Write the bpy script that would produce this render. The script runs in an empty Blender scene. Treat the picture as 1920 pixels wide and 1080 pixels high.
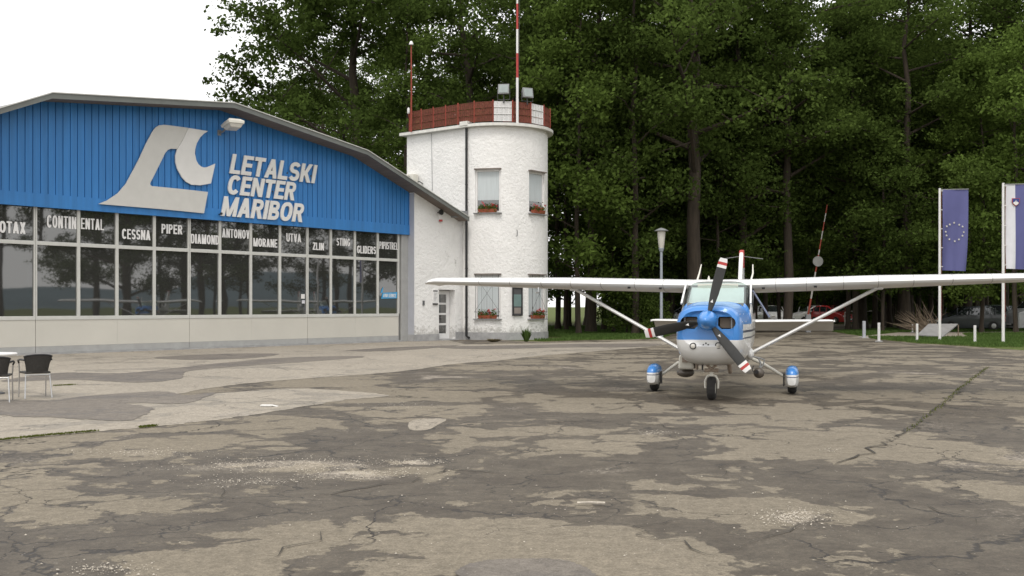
import bpy, bmesh, math, random
import numpy as np
from mathutils import Vector, Matrix, Euler
from mathutils.geometry import tessellate_polygon
from mathutils import noise as mnoise
R = math.radians
sc = bpy.context.scene
C = sc.collection

# ------------------------------------------------------------------ camera
CAM_H, FPX, HZ = 1.5, 2000.0, 575.0          # eye height, focal length in photo pixels, horizon row
cam = bpy.data.objects.new('camera', bpy.data.cameras.new('camera'))
C.objects.link(cam)
cam.location = (0, 0, CAM_H)
cam.rotation_euler = (R(90), 0, 0)
cam.data.sensor_width = 36.0
cam.data.lens = 36.0 * FPX / 1920.0
cam.data.shift_y = (HZ - 540.0) / 1920.0
cam.data.clip_start = 0.1
cam.data.clip_end = 6000
sc.camera = cam

# ------------------------------------------------------------------ sky, sun, exposure (bright overcast)
SUN_EL, SUN_AZ = 58.0, 190.0                  # azimuth clockwise from +Y
w = bpy.data.worlds.new('World'); sc.world = w; w.use_nodes = True
nt = w.node_tree; nt.nodes.clear()
out = nt.nodes.new('ShaderNodeOutputWorld'); bg = nt.nodes.new('ShaderNodeBackground')
sky = nt.nodes.new('ShaderNodeTexSky'); sky.sky_type = 'NISHITA'; sky.sun_disc = False
sky.sun_elevation = R(SUN_EL); sky.sun_rotation = R(SUN_AZ); sky.dust_density = 4.0; sky.air_density = 1.0
mx = nt.nodes.new('ShaderNodeMix'); mx.data_type = 'RGBA'; mx.inputs['Factor'].default_value = 0.86
mx.inputs['B'].default_value = (10.4, 10.3, 10.1, 1)     # even cloud deck
nt.links.new(sky.outputs[0], mx.inputs['A']); nt.links.new(mx.outputs['Result'], bg.inputs['Color'])
bg.inputs['Strength'].default_value = 0.1
nt.links.new(bg.outputs[0], out.inputs[0])
sl = bpy.data.lights.new('sun', 'SUN'); sl.energy = 1.0; sl.angle = R(18); sl.color = (1, .96, .9)
sun = bpy.data.objects.new('sun', sl); C.objects.link(sun)
el, az = R(SUN_EL), R(SUN_AZ)
sd = Vector((math.sin(az) * math.cos(el), math.cos(az) * math.cos(el), math.sin(el)))
sun.rotation_euler = (-sd).to_track_quat('-Z', 'Y').to_euler()
sc.view_settings.view_transform = 'Standard'; sc.view_settings.look = 'None'
sc.view_settings.exposure = 0.55; sc.view_settings.gamma = 1.0
sc.cycles.max_bounces = 5; sc.cycles.diffuse_bounces = 3; sc.cycles.glossy_bounces = 3; sc.cycles.transparent_max_bounces = 8

# ------------------------------------------------------------------ coordinates
def AT(px, py, d):                             # a point seen at photo pixel (px,py), d metres ahead
    return Vector(((px - 960) / FPX * d, d, CAM_H - (py - HZ) / FPX * d))
def G(px, py):                                 # ground point
    d = CAM_H * FPX / (py - HZ); return Vector(((px - 960) / FPX * d, d, 0))
HO = Vector((-15.48, 32.26, 0)); HU = Vector((.62, .7845, 0)).normalized(); HV = Vector((-HU.y, HU.x, 0))
HROT = math.atan2(HU.y, HU.x)
def FAC(px, py, off=0.0):                      # (along, up) on the hangar front plane shifted by off
    o = HO + HV * off; k = (px - 960) / FPX
    t = (k * o.y - o.x) / (HU.x - k * HU.y); d = o.y + HU.y * t
    return t, CAM_H - (py - HZ) / FPX * d
def FT(px, off=0.0): return FAC(px, HZ, off)[0]
def FZ(px, py, off=0.0): return FAC(px, py, off)[1]

# ------------------------------------------------------------------ materials
def nd(t, kind, **kw):
    n = t.nodes.new(kind)
    for k, v in kw.items():
        if k in n.inputs: n.inputs[k].default_value = v
        else: setattr(n, k, v)
    return n
def mat(name, col, rough=.6, metal=0., var=.12, vscale=3., bump=0., bscale=40., spec=.5, streak=0., coat=0., stretch=None):
    m = bpy.data.materials.new(name); m.use_nodes = True
    t = m.node_tree; b = t.nodes['Principled BSDF']; L = t.links.new
    b.inputs['Roughness'].default_value = rough; b.inputs['Metallic'].default_value = metal
    b.inputs['Specular IOR Level'].default_value = spec; b.inputs['Coat Weight'].default_value = coat
    tc = nd(t, 'ShaderNodeTexCoord')
    src = tc.outputs['Object']
    if stretch:
        mp = nd(t, 'ShaderNodeMapping'); mp.inputs['Scale'].default_value = stretch
        L(src, mp.inputs[0]); src = mp.outputs[0]
    n = nd(t, 'ShaderNodeTexNoise', Scale=vscale, Detail=6., Roughness=.65); L(src, n.inputs['Vector'])
    mr = nd(t, 'ShaderNodeMapRange'); mr.inputs[1].default_value = .3; mr.inputs[2].default_value = .7
    mr.inputs[3].default_value = 1 - var; mr.inputs[4].default_value = 1 + var
    L(n.outputs['Fac'], mr.inputs[0])
    mul = nd(t, 'ShaderNodeVectorMath', operation='MULTIPLY'); mul.inputs[0].default_value = col[:3]
    L(mr.outputs[0], mul.inputs[1]); L(mul.outputs[0], b.inputs['Base Color'])
    m['mul'] = mul.name
    if bump:
        n2 = nd(t, 'ShaderNodeTexNoise', Scale=bscale, Detail=5., Roughness=.7); L(tc.outputs['Object'], n2.inputs['Vector'])
        bp = nd(t, 'ShaderNodeBump', Strength=bump, Distance=.02); L(n2.outputs['Fac'], bp.inputs['Height'])
        L(bp.outputs[0], b.inputs['Normal'])
    return m
M = {}
M['blue_wall'] = mat('blue_wall', (.032, .185, .48), .5, var=.16, vscale=1.1, stretch=(3.5, 3.5, .22))
M['white_metal'] = mat('white_metal', (.62, .62, .6), .45, var=.05)
M['frame_grey'] = mat('frame_grey', (.55, .55, .52), .45, var=.06)
M['beige_panel'] = mat('beige_panel', (.56, .54, .485), .5, var=.05, vscale=.5)
M['sill_grey'] = mat('sill_grey', (.36, .36, .35), .6, var=.1)
M['sign_white'] = mat('sign_white', (.70, .69, .67), .5, var=.04)
M['sign_grey'] = mat('sign_grey', (.57, .56, .53), .5, var=.04)
M['roof_top'] = mat('roof_top', (.13, .14, .135), .7, var=.2)
M['fascia'] = mat('fascia', (.15, .16, .15), .5, var=.12, vscale=1.5)
M['soffit'] = mat('soffit', (.17, .14, .12), .8, var=.2, stretch=(3, .3, 3))
M['lavender'] = mat('lavender_grey', (.40, .41, .45), .6, var=.05)
M['plinth'] = mat('plinth', (.33, .33, .33), .85, var=.2, vscale=3, bump=.3)
M['concrete_trim'] = mat('concrete_trim', (.66, .65, .61), .8, var=.14, vscale=5)
M['black'] = mat('black', (.012, .012, .013), .45, var=.2)
M['dark_grey'] = mat('dark_grey', (.06, .06, .062), .6)
M['mid_grey'] = mat('mid_grey', (.22, .225, .23), .55)
M['pole_grey'] = mat('pole_grey', (.30, .33, .37), .45, var=.06)
M['steel'] = mat('steel', (.55, .55, .55), .3, 1., var=.06)
M['rust_red'] = mat('rust_red', (.27, .05, .03), .75, var=.25, vscale=6)
M['rust_panel'] = mat('rust_panel', (.165, .045, .027), .8, var=.35, vscale=9)
M['paint_red'] = mat('paint_red', (.42, .04, .035), .5, var=.1)
M['paint_white'] = mat('paint_white', (.74, .73, .72), .45, var=.05)
M['shaded_white'] = mat('shaded_white', (.40, .39, .36), .7, var=.2)  # white dimmed so the barrier looks shaded
M['off_white'] = mat('off_white', (.66, .64, .57), .55, var=.05)
M['plane_white'] = mat('plane_white', (.76, .76, .75), .28, var=.03, coat=.3)
M['plane_under'] = mat('plane_under', (.60, .59, .57), .4, var=.08)
M['plane_blue'] = mat('plane_blue', (.055, .235, .62), .26, var=.05, coat=.4)
M['blade_black'] = mat('blade_black', (.022, .022, .021), .5, var=.15)
M['tyre'] = mat('tyre', (.022, .021, .02), .85, var=.25, vscale=20)
M['terracotta'] = mat('terracotta', (.30, .075, .035), .75)
M['geranium'] = mat('geranium', (.5, .03, .03), .6, var=.3, vscale=30)
M['lamp_glass'] = mat('lamp_glass', (.62, .60, .55), .35, var=.04)
M['lens_grey'] = mat('lens_grey', (.30, .34, .34), .15, var=.1)
M['rattan'] = mat('rattan', (.035, .032, .028), .7, var=.4, vscale=40, bump=.6, bscale=90)
M['curtain'] = mat('curtain', (.50, .54, .55), .8, var=.10, stretch=(14, 14, .4), vscale=2)
M['board_grey'] = mat('board_grey', (.24, .235, .23), .8, var=.15)
M['dry_wood'] = mat('dry_wood', (.20, .155, .11), .9, var=.3, vscale=8)
M['tan_metal'] = mat('tan_metal', (.30, .24, .19), .55, var=.15)
M['brown_ball'] = mat('brown_ball', (.10, .085, .07), .4, var=.2)
M['eu_blue'] = mat('eu_blue', (.105, .11, .27), .75, var=.06, vscale=1.5)
M['star'] = mat('star', (.62, .60, .55), .7)
M['flag_white'] = mat('flag_white', (.66, .66, .70), .75, var=.05)
M['flag_red'] = mat('flag_red', (.45, .04, .06), .75, var=.05)
M['cyan'] = mat('cyan', (.05, .32, .60), .5)
M['stone'] = mat('stone', (.42, .38, .32), .9, var=.35, vscale=30)
M['paper'] = mat('paper', (.7, .69, .66), .7)

def glass(name, col=(.008, .009, .009), rough=.02, ior=1.6):
    m = bpy.data.materials.new(name); m.use_nodes = True
    b = m.node_tree.nodes['Principled BSDF']; t = m.node_tree
    b.inputs['Base Color'].default_value = (*col, 1); b.inputs['Roughness'].default_value = rough
    b.inputs['IOR'].default_value = ior
    tc = nd(t, 'ShaderNodeTexCoord'); n = nd(t, 'ShaderNodeTexNoise', Scale=.9, Detail=1.)
    bp = nd(t, 'ShaderNodeBump', Strength=.06, Distance=.02)
    t.links.new(tc.outputs['Object'], n.inputs['Vector']); t.links.new(n.outputs['Fac'], bp.inputs['Height'])
    t.links.new(bp.outputs[0], b.inputs['Normal'])
    return m
M['glass'] = glass('dark_glass', (.036, .036, .034), ior=2.3)
M['car_glass'] = glass('car_glass', (.02, .024, .026), .04, 1.9)
M['display_glass'] = glass('display_glass', (.02, .03, .03), .05, 1.5)

def thin_glass(name, tint, refl):
    m = bpy.data.materials.new(name); m.use_nodes = True; t = m.node_tree; t.nodes.clear()
    o = nd(t, 'ShaderNodeOutputMaterial'); tr = nd(t, 'ShaderNodeBsdfTransparent'); gl = nd(t, 'ShaderNodeBsdfGlossy')
    tr.inputs[0].default_value = (*tint, 1); gl.inputs['Roughness'].default_value = .04; gl.inputs[0].default_value = (.95, 1, .98, 1)
    fr = nd(t, 'ShaderNodeFresnel', IOR=refl); mxs = nd(t, 'ShaderNodeMixShader')
    t.links.new(fr.outputs[0], mxs.inputs[0]); t.links.new(tr.outputs[0], mxs.inputs[1]); t.links.new(gl.outputs[0], mxs.inputs[2])
    t.links.new(mxs.outputs[0], o.inputs[0]); return m
M['windshield'] = thin_glass('windshield_glass', (.86, .95, .92), 2.0)

def plaster(name):
    m = mat(name, (.83, .82, .80), .9, var=.05, vscale=1.3, bump=1., bscale=7.)
    m.node_tree.nodes['Bump'].inputs['Distance'].default_value = .06
    t = m.node_tree; b = t.nodes['Principled BSDF']; L = t.links.new
    mul = t.nodes[m['mul']]
    tc = nd(t, 'ShaderNodeTexCoord'); sx = nd(t, 'ShaderNodeSeparateXYZ'); L(tc.outputs['Object'], sx.inputs[0])
    n = nd(t, 'ShaderNodeTexNoise', Scale=7., Detail=8., Roughness=.75); L(tc.outputs['Object'], n.inputs['Vector'])
    n2 = nd(t, 'ShaderNodeTexNoise', Scale=.7, Detail=3.); L(tc.outputs['Object'], n2.inputs['Vector'])
    a = nd(t, 'ShaderNodeMath', operation='ADD'); L(n.outputs['Fac'], a.inputs[0]); L(n2.outputs['Fac'], a.inputs[1])
    r = nd(t, 'ShaderNodeMapRange'); r.inputs[1].default_value = 1.22; r.inputs[2].default_value = 1.36; L(a.outputs[0], r.inputs[0])
    # splash dirt near the foot of the wall
    h = nd(t, 'ShaderNodeMapRange'); h.inputs[1].default_value = .35; h.inputs[2].default_value = 1.1; h.inputs[3].default_value = .35; h.inputs[4].default_value = 0.
    L(sx.outputs['Z'], h.inputs[0])
    a2 = nd(t, 'ShaderNodeMath', operation='ADD'); L(n.outputs['Fac'], a2.inputs[0]); L(h.outputs[0], a2.inputs[1])
    r2 = nd(t, 'ShaderNodeMapRange'); r2.inputs[1].default_value = .72; r2.inputs[2].default_value = .86; L(a2.outputs[0], r2.inputs[0])
    mx_ = nd(t, 'ShaderNodeMath', operation='MAXIMUM'); L(r.outputs[0], mx_.inputs[0]); L(r2.outputs[0], mx_.inputs[1])
    f = nd(t, 'ShaderNodeMath', operation='MULTIPLY'); L(mx_.outputs[0], f.inputs[0]); f.inputs[1].default_value = .55
    mix = nd(t, 'ShaderNodeMix', data_type='RGBA'); mix.inputs['B'].default_value = (.23, .22, .19, 1)
    L(f.outputs[0], mix.inputs['Factor']); L(mul.outputs[0], mix.inputs['A']); L(mix.outputs['Result'], b.inputs['Base Color'])
    return m
M['plaster'] = plaster('white_plaster')

def leaf_mat(name, c1, c2, c3):
    m = bpy.data.materials.new(name); m.use_nodes = True; t = m.node_tree; t.nodes.clear(); L = t.links.new
    o = nd(t, 'ShaderNodeOutputMaterial'); d = nd(t, 'ShaderNodeBsdfDiffuse'); tl = nd(t, 'ShaderNodeBsdfTranslucent')
    g = nd(t, 'ShaderNodeNewGeometry'); oi = nd(t, 'ShaderNodeObjectInfo')
    tc = nd(t, 'ShaderNodeTexCoord')
    n = nd(t, 'ShaderNodeTexNoise', Scale=.35, Detail=2.); L(tc.outputs['Object'], n.inputs['Vector'])
    a = nd(t, 'ShaderNodeMath', operation='MULTIPLY_ADD'); a.inputs[1].default_value = .45
    L(g.outputs['Random Per Island'], a.inputs[0])
    b_ = nd(t, 'ShaderNodeMath', operation='MULTIPLY_ADD'); b_.inputs[1].default_value = .35; b_.inputs[2].default_value = -.40
    L(oi.outputs['Random'], b_.inputs[0])
    c_ = nd(t, 'ShaderNodeMath', operation='MULTIPLY_ADD'); c_.inputs[1].default_value = 1.1; L(n.outputs['Fac'], c_.inputs[0]); L(b_.outputs[0], c_.inputs[2])
    L(c_.outputs[0], a.inputs[2])
    cr = nd(t, 'ShaderNodeValToRGB'); L(a.outputs[0], cr.inputs[0])
    cr.color_ramp.elements[0].position = .1; cr.color_ramp.elements[0].color = (*c1, 1)
    cr.color_ramp.elements[1].position = .95; cr.color_ramp.elements[1].color = (*c3, 1)
    e = cr.color_ramp.elements.new(.5); e.color = (*c2, 1)
    L(cr.outputs[0], d.inputs[0]); L(cr.outputs[0], tl.inputs[0])
    mxs = nd(t, 'ShaderNodeMixShader'); mxs.inputs[0].default_value = .45
    L(d.outputs[0], mxs.inputs[1]); L(tl.outputs[0], mxs.inputs[2]); L(mxs.outputs[0], o.inputs[0]); return m
M['leaf'] = leaf_mat('oak_leaves', (.038, .055, .014), (.070, .106, .025), (.122, .176, .042))
M['leaf_light'] = leaf_mat('young_leaves', (.06, .09, .02), (.105, .155, .034), (.15, .22, .05))
M['weed'] = leaf_mat('weed_leaves', (.06, .10, .03), (.09, .15, .04), (.13, .2, .06))
M['moss'] = leaf_mat('moss_blades', (.08, .10, .02), (.11, .13, .03), (.15, .17, .04))
M['bark'] = mat('bark', (.050, .038, .027), .95, var=.35, vscale=2., bump=.9, bscale=12., stretch=(4, 4, .6))

DAMP = [(200, 905, 330, 42, 1.), (170, 1025, 330, 62, 1.), (420, 970, 260, 40, .8), (640, 930, 330, 30, .9), (560, 860, 300, 18, .7), (980, 790, 330, 34, .75), (1060, 885, 260, 26, .9), (1330, 905, 330, 40, 1.), (1560, 880, 300, 30, .8), (1260, 835, 330, 22, .7),
        (1860, 800, 180, 46, .8), (1720, 940, 200, 26, .9), (1880, 1000, 160, 50, .9), (1420, 1030, 120, 28, .7), (700, 960, 240, 18, .6), (1000, 930, 180, 14, .6), (820, 1000, 40, 10, .6), (1100, 700, 500, 26, .5), (1690, 1005, 50, 8, 1.1),
        (760, 1030, 330, 60, -1.), (1080, 1030, 260, 60, -1.), (1600, 1050, 240, 30, -.9), (900, 850, 150, 26, -.8), (1430, 880, 60, 12, -1.4), (1300, 848, 70, 14, -1.2), (1215, 915, 75, 17, -1.5), (230, 962, 110, 22, -1.1), (1500, 790, 280, 30, -.6), (1330, 960, 100, 14, -.8), (1400, 990, 160, 26, -.6), (1620, 990, 160, 20, -.8), (1080, 850, 110, 16, -.8), (520, 925, 90, 12, -1.2), (1740, 875, 90, 16, -1.2)]
CHIPS = [(520, 878, 330, 17, 1.), (740, 762, 110, 9, .8), (280, 852, 130, 12, .8), (660, 897, 120, 11, 1.), (440, 908, 150, 10, .8), (800, 868, 60, 7, .9), (1500, 970, 90, 20, 1.), (1230, 815, 40, 6, .9), (200, 1072, 110, 16, .7), (1560, 848, 30, 4, .7), (990, 1010, 70, 40, .25)]
def asphalt(name, dry, wet, damp_lo, damp_hi, crack=1.0, seed=0., fields=False):
    m = bpy.data.materials.new(name); m.use_nodes = True; t = m.node_tree; b = t.nodes['Principled BSDF']; L = t.links.new
    tc = nd(t, 'ShaderNodeTexCoord'); mp = nd(t, 'ShaderNodeMapping'); mp.inputs['Location'].default_value = (seed, seed * .7, 0)
    L(tc.outputs['Object'], mp.inputs[0]); P = mp.outputs[0]
    def noise(s, d=4., r=.55, dist=0.):
        n = nd(t, 'ShaderNodeTexNoise', Scale=s, Detail=d, Roughness=r, Distortion=dist); L(P, n.inputs['Vector']); return n.outputs['Fac']
    def rng(x, a, c, lo=0., hi=1.):
        r = nd(t, 'ShaderNodeMapRange'); r.inputs[1].default_value = a; r.inputs[2].default_value = c
        r.inputs[3].default_value = lo; r.inputs[4].default_value = hi; L(x, r.inputs[0]); return r.outputs[0]
    def mth(op, x, y=None):
        n = nd(t, 'ShaderNodeMath', operation=op)
        for i, v in enumerate((x, y)):
            if v is None: continue
            if isinstance(v, (int, float)): n.inputs[i].default_value = v
            else: L(v, n.inputs[i])
        return n.outputs[0]
    def mixc(f, a, c):
        n = nd(t, 'ShaderNodeMix', data_type='RGBA')
        L(f, n.inputs['Factor']) if not isinstance(f, float) else setattr(n.inputs['Factor'], 'default_value', f)
        for k, v in (('A', a), ('B', c)):
            if isinstance(v, tuple): n.inputs[k].default_value = (*v, 1)
            else: L(v, n.inputs[k])
        return n.outputs['Result']
    # broken slabs: distorted cells
    wob = nd(t, 'ShaderNodeTexNoise', Scale=.9, Detail=5., Roughness=.6); L(P, wob.inputs['Vector'])
    sub = nd(t, 'ShaderNodeVectorMath', operation='MULTIPLY_ADD'); sub.inputs[1].default_value = (1.5, 1.5, 0); L(wob.outputs['Color'], sub.inputs[0]); L(P, sub.inputs[2])
    v = nd(t, 'ShaderNodeTexVoronoi', feature='DISTANCE_TO_EDGE', Scale=.34); L(sub.outputs[0], v.inputs['Vector'])
    v2 = nd(t, 'ShaderNodeTexVoronoi', feature='DISTANCE_TO_EDGE', Scale=1.1); L(sub.outputs[0], v2.inputs['Vector'])
    edge = v.outputs['Distance']
    # damp lies along the cracks and in broad hollows
    hollow = mth('ADD', mth('ADD', noise(.16, 3.), mth('MULTIPLY', noise(.8, 8., .65, .6), .55)), mth('MULTIPLY', mth('SUBTRACT', noise(2.6, 9., .72, .5), .5), .66))
    hollow = mth('SUBTRACT', hollow, mth('ADD', mth('MULTIPLY', rng(edge, .02, .20), .24), mth('MULTIPLY', rng(v2.outputs['Distance'], .01, .16), .15)))
    def field(lst):
        tot = None
        wv = nd(t, 'ShaderNodeVectorMath', operation='MULTIPLY_ADD'); wv.inputs[1].default_value = (.9, .9, 0); L(wob.outputs['Color'], wv.inputs[0])
        sh_ = nd(t, 'ShaderNodeVectorMath', operation='SUBTRACT'); sh_.inputs[1].default_value = (.45, .45, 0); L(tc.outputs['Object'], sh_.inputs[0]); L(sh_.outputs[0], wv.inputs[2])
        for px, py, rx, ry, w_ in lst:
            c = G(px, py); c.y = (G(px, py - ry).y + G(px, py + ry).y) / 2; c.x = (px - 960) / FPX * c.y; hy = (G(px, py - ry).y - G(px, py + ry).y) / 2
            a = nd(t, 'ShaderNodeVectorMath', operation='SUBTRACT'); a.inputs[1].default_value = (c.x, c.y, 0); L(wv.outputs[0], a.inputs[0])
            q = nd(t, 'ShaderNodeVectorMath', operation='MULTIPLY'); q.inputs[1].default_value = (1 / (rx * c.y / FPX), 1 / hy, 0); L(a.outputs[0], q.inputs[0])
            l_ = nd(t, 'ShaderNodeVectorMath', operation='LENGTH'); L(q.outputs[0], l_.inputs[0]); f_ = mth('MULTIPLY', rng(l_.outputs['Value'], .45, 1.25, 1., 0.), w_)
            tot = f_ if tot is None else mth('ADD', tot, f_)
        return tot
    if fields: hollow = mth('ADD', hollow, mth('MULTIPLY', field(DAMP), .095))
    damp = rng(hollow, damp_lo, damp_hi)
    tone = rng(noise(1.7, 6., .7), .36, .62, .68, 1.)
    grain = noise(85., 3., .7); agg = noise(28., 4., .75); mid = noise(6., 5., .65); big = noise(.25, 3.)
    base = mixc(rng(big, .3, .7), tuple(c * .88 for c in dry), tuple(c * 1.08 for c in dry))
    base = mixc(rng(mid, .35, .68, 0., .30), base, tuple(c * .72 for c in dry))
    col = mixc(mth('MULTIPLY', damp, tone), base, wet)
    # cracks
    cm = mth('MULTIPLY', rng(edge, .002, .0055, 1., 0.), rng(noise(.5, 2.), .44, .52))
    cm2 = mth('MULTIPLY', rng(v2.outputs['Distance'], .004, .012, 1., 0.), rng(noise(.35, 2., .5, .3), .49, .56))
    cr_ = mth('MULTIPLY', mth('MAXIMUM', cm, cm2), crack)
    col = mixc(cr_, col, (.036, .031, .027))
    # pale worn chips along some cracks
    chip = mth('MULTIPLY', rng(edge, .02, .09, 1., 0.), rng(mth('ADD', noise(.3, 2.), mth('MULTIPLY', noise(14., 4., .8), .5)), .86, .95))
    col = mixc(mth('MULTIPLY', chip, .55 * crack), col, (.46, .40, .33))
    if fields:
        cf = mth('ADD', mth('MULTIPLY', field(CHIPS), .33), mth('ADD', mth('MULTIPLY', noise(26., 4., .8), .62), mth('MULTIPLY', noise(2.2, 5., .7), .38)))
        col = mixc(mth('MULTIPLY', rng(cf, .78, .96), .75), col, (.47, .41, .33))
    vs = nd(t, 'ShaderNodeTexVoronoi', feature='F1', Scale=22.); L(P, vs.inputs['Vector'])
    speck = mth('MULTIPLY', rng(vs.outputs['Distance'], .10, .16, 1., 0.), rng(noise(3., 2.), .54, .6))
    col = mixc(mth('MULTIPLY', speck, .35), col, (.5, .46, .40))
    blot = rng(noise(9., 7., .75, .6), .33, .67, .78, 1.22)
    gm0 = nd(t, 'ShaderNodeVectorMath', operation='MULTIPLY'); L(col, gm0.inputs[0]); L(blot, gm0.inputs[1]); col = gm0.outputs[0]
    gm = nd(t, 'ShaderNodeVectorMath', operation='MULTIPLY'); L(col, gm.inputs[0]); L(mth('MULTIPLY', rng(grain, .3, .7, .70, 1.30), rng(agg, .3, .7, .80, 1.20)), gm.inputs[1])
    L(gm.outputs[0], b.inputs['Base Color'])
    L(rng(damp, 0., 1., .88, .62), b.inputs['Roughness']); b.inputs['Specular IOR Level'].default_value = .3
    h = mth('ADD', mth('MULTIPLY', grain, .35), mth('MULTIPLY', mid, .5)); h = mth('SUBTRACT', h, mth('MULTIPLY', cr_, 1.2))
    h = mth('SUBTRACT', h, mth('MULTIPLY', damp, .25))
    bp = nd(t, 'ShaderNodeBump', Strength=.5, Distance=.012); L(h, bp.inputs['Height']); L(bp.outputs[0], b.inputs['Normal'])
    return m
M['asphalt'] = asphalt('old_asphalt', (.200, .172, .130), (.066, .054, .041), .560, .576, fields=True)
M['concrete'] = asphalt('pale_concrete', (.315, .280, .230), (.225, .20, .165), .66, .72, crack=.6, seed=13.)
M['dark_patch'] = asphalt('dark_tar_patch', (.172, .152, .130), (.125, .11, .096), .58, .66, crack=.3, seed=31.)
M['pale_patch'] = asphalt('pale_worn_patch', (.30, .265, .215), (.2, .17, .14), .95, 1.05, crack=.5, seed=47.)
M['puddle'] = mat('puddle_water', (.06, .045, .033), .35, var=.2, spec=.3)

def ground_mat():
    m = bpy.data.materials.new('wood_floor_grass'); m.use_nodes = True; t = m.node_tree; b = t.nodes['Principled BSDF']; L = t.links.new
    tc = nd(t, 'ShaderNodeTexCoord')
    n = nd(t, 'ShaderNodeTexNoise', Scale=.15, Detail=6., Roughness=.7); L(tc.outputs['Object'], n.inputs['Vector'])
    n2 = nd(t, 'ShaderNodeTexNoise', Scale=5., Detail=6., Roughness=.8); L(tc.outputs['Object'], n2.inputs['Vector'])
    cr = nd(t, 'ShaderNodeValToRGB'); L(n.outputs['Fac'], cr.inputs[0])
    cr.color_ramp.elements[0].position = .38; cr.color_ramp.elements[0].color = (.085, .125, .028, 1)
    cr.color_ramp.elements[1].position = .68; cr.color_ramp.elements[1].color = (.115, .105, .05, 1)
    mr = nd(t, 'ShaderNodeMapRange'); mr.inputs[1].default_value = .3; mr.inputs[2].default_value = .7; mr.inputs[3].default_value = .6; mr.inputs[4].default_value = 1.35
    L(n2.outputs['Fac'], mr.inputs[0]); mu = nd(t, 'ShaderNodeVectorMath', operation='MULTIPLY'); L(cr.outputs[0], mu.inputs[0]); L(mr.outputs[0], mu.inputs[1])
    L(mu.outputs[0], b.inputs['Base Color']); b.inputs['Roughness'].default_value = 1.; b.inputs['Specular IOR Level'].default_value = .1
    return m
M['ground'] = ground_mat()
M['lawn'] = mat('lawn', (.085, .135, .03), 1., var=.35, vscale=4., spec=.1)
M['hill'] = mat('hill', (.13, .17, .19), 1., var=.15, vscale=.01, spec=0.)

def plane_skin():                               # blue over white with cheat lines, set out by height and station
    m = mat('airplane_skin', (.76, .76, .75), .28, var=.03, coat=.3); t = m.node_tree; L = t.links.new; b = t.nodes['Principled BSDF']
    mul = t.nodes[m['mul']]
    tc = nd(t, 'ShaderNodeTexCoord'); s = nd(t, 'ShaderNodeSeparateXYZ'); L(tc.outputs['Object'], s.inputs[0])
    def step(x, a, up=True):
        r = nd(t, 'ShaderNodeMath', operation='GREATER_THAN' if up else 'LESS_THAN'); L(x, r.inputs[0]); r.inputs[1].default_value = a; return r.outputs[0]
    def mul_(a, c):
        r = nd(t, 'ShaderNodeMath', operation='MULTIPLY'); L(a, r.inputs[0]); L(c, r.inputs[1]); return r.outputs[0]
    def band(lo, hi): return mul_(step(s.outputs['Z'], lo), step(s.outputs['Z'], hi, False))
    blue_nose = mul_(step(s.outputs['Z'], .985), step(s.outputs['Y'], .42, False))
    blue_side = mul_(step(s.outputs['Z'], 1.22), step(s.outputs['Y'], 1.42, False))
    mxm = nd(t, 'ShaderNodeMath', operation='MAXIMUM'); L(blue_nose, mxm.inputs[0]); L(blue_side, mxm.inputs[1])
    prev = mul.outputs[0]
    aft = step(s.outputs['Y'], .42)
    for f, c in ((mxm.outputs[0], (.055, .235, .62)), (mul_(aft, band(1.09, 1.125)), (.02, .03, .09)), (mul_(aft, band(.99, 1.015)), (.025, .03, .10))):
        x = nd(t, 'ShaderNodeMix', data_type='RGBA'); L(f, x.inputs['Factor']); L(prev, x.inputs['A']); x.inputs['B'].default_value = (*c, 1); prev = x.outputs['Result']
    L(prev, b.inputs['Base Color']); return m
M['skin'] = plane_skin()
def pant_skin():
    m = mat('wheel_fairing_paint', (.74, .74, .73), .28, var=.03, coat=.3); t = m.node_tree; L = t.links.new; b = t.nodes['Principled BSDF']
    tc = nd(t, 'ShaderNodeTexCoord'); s = nd(t, 'ShaderNodeSeparateXYZ'); L(tc.outputs['Object'], s.inputs[0]); prev = t.nodes[m['mul']].outputs[0]
    for lo, c in ((.30, (.03, .04, .12)), (.315, (.74, .74, .73)), (.345, (.055, .235, .62))):
        r = nd(t, 'ShaderNodeMath', operation='GREATER_THAN'); L(s.outputs['Z'], r.inputs[0]); r.inputs[1].default_value = lo
        x = nd(t, 'ShaderNodeMix', data_type='RGBA'); L(r.outputs[0], x.inputs['Factor']); L(prev, x.inputs['A']); x.inputs['B'].default_value = (*c, 1); prev = x.outputs['Result']
    L(prev, b.inputs['Base Color']); return m
M['pant'] = pant_skin()

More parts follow.
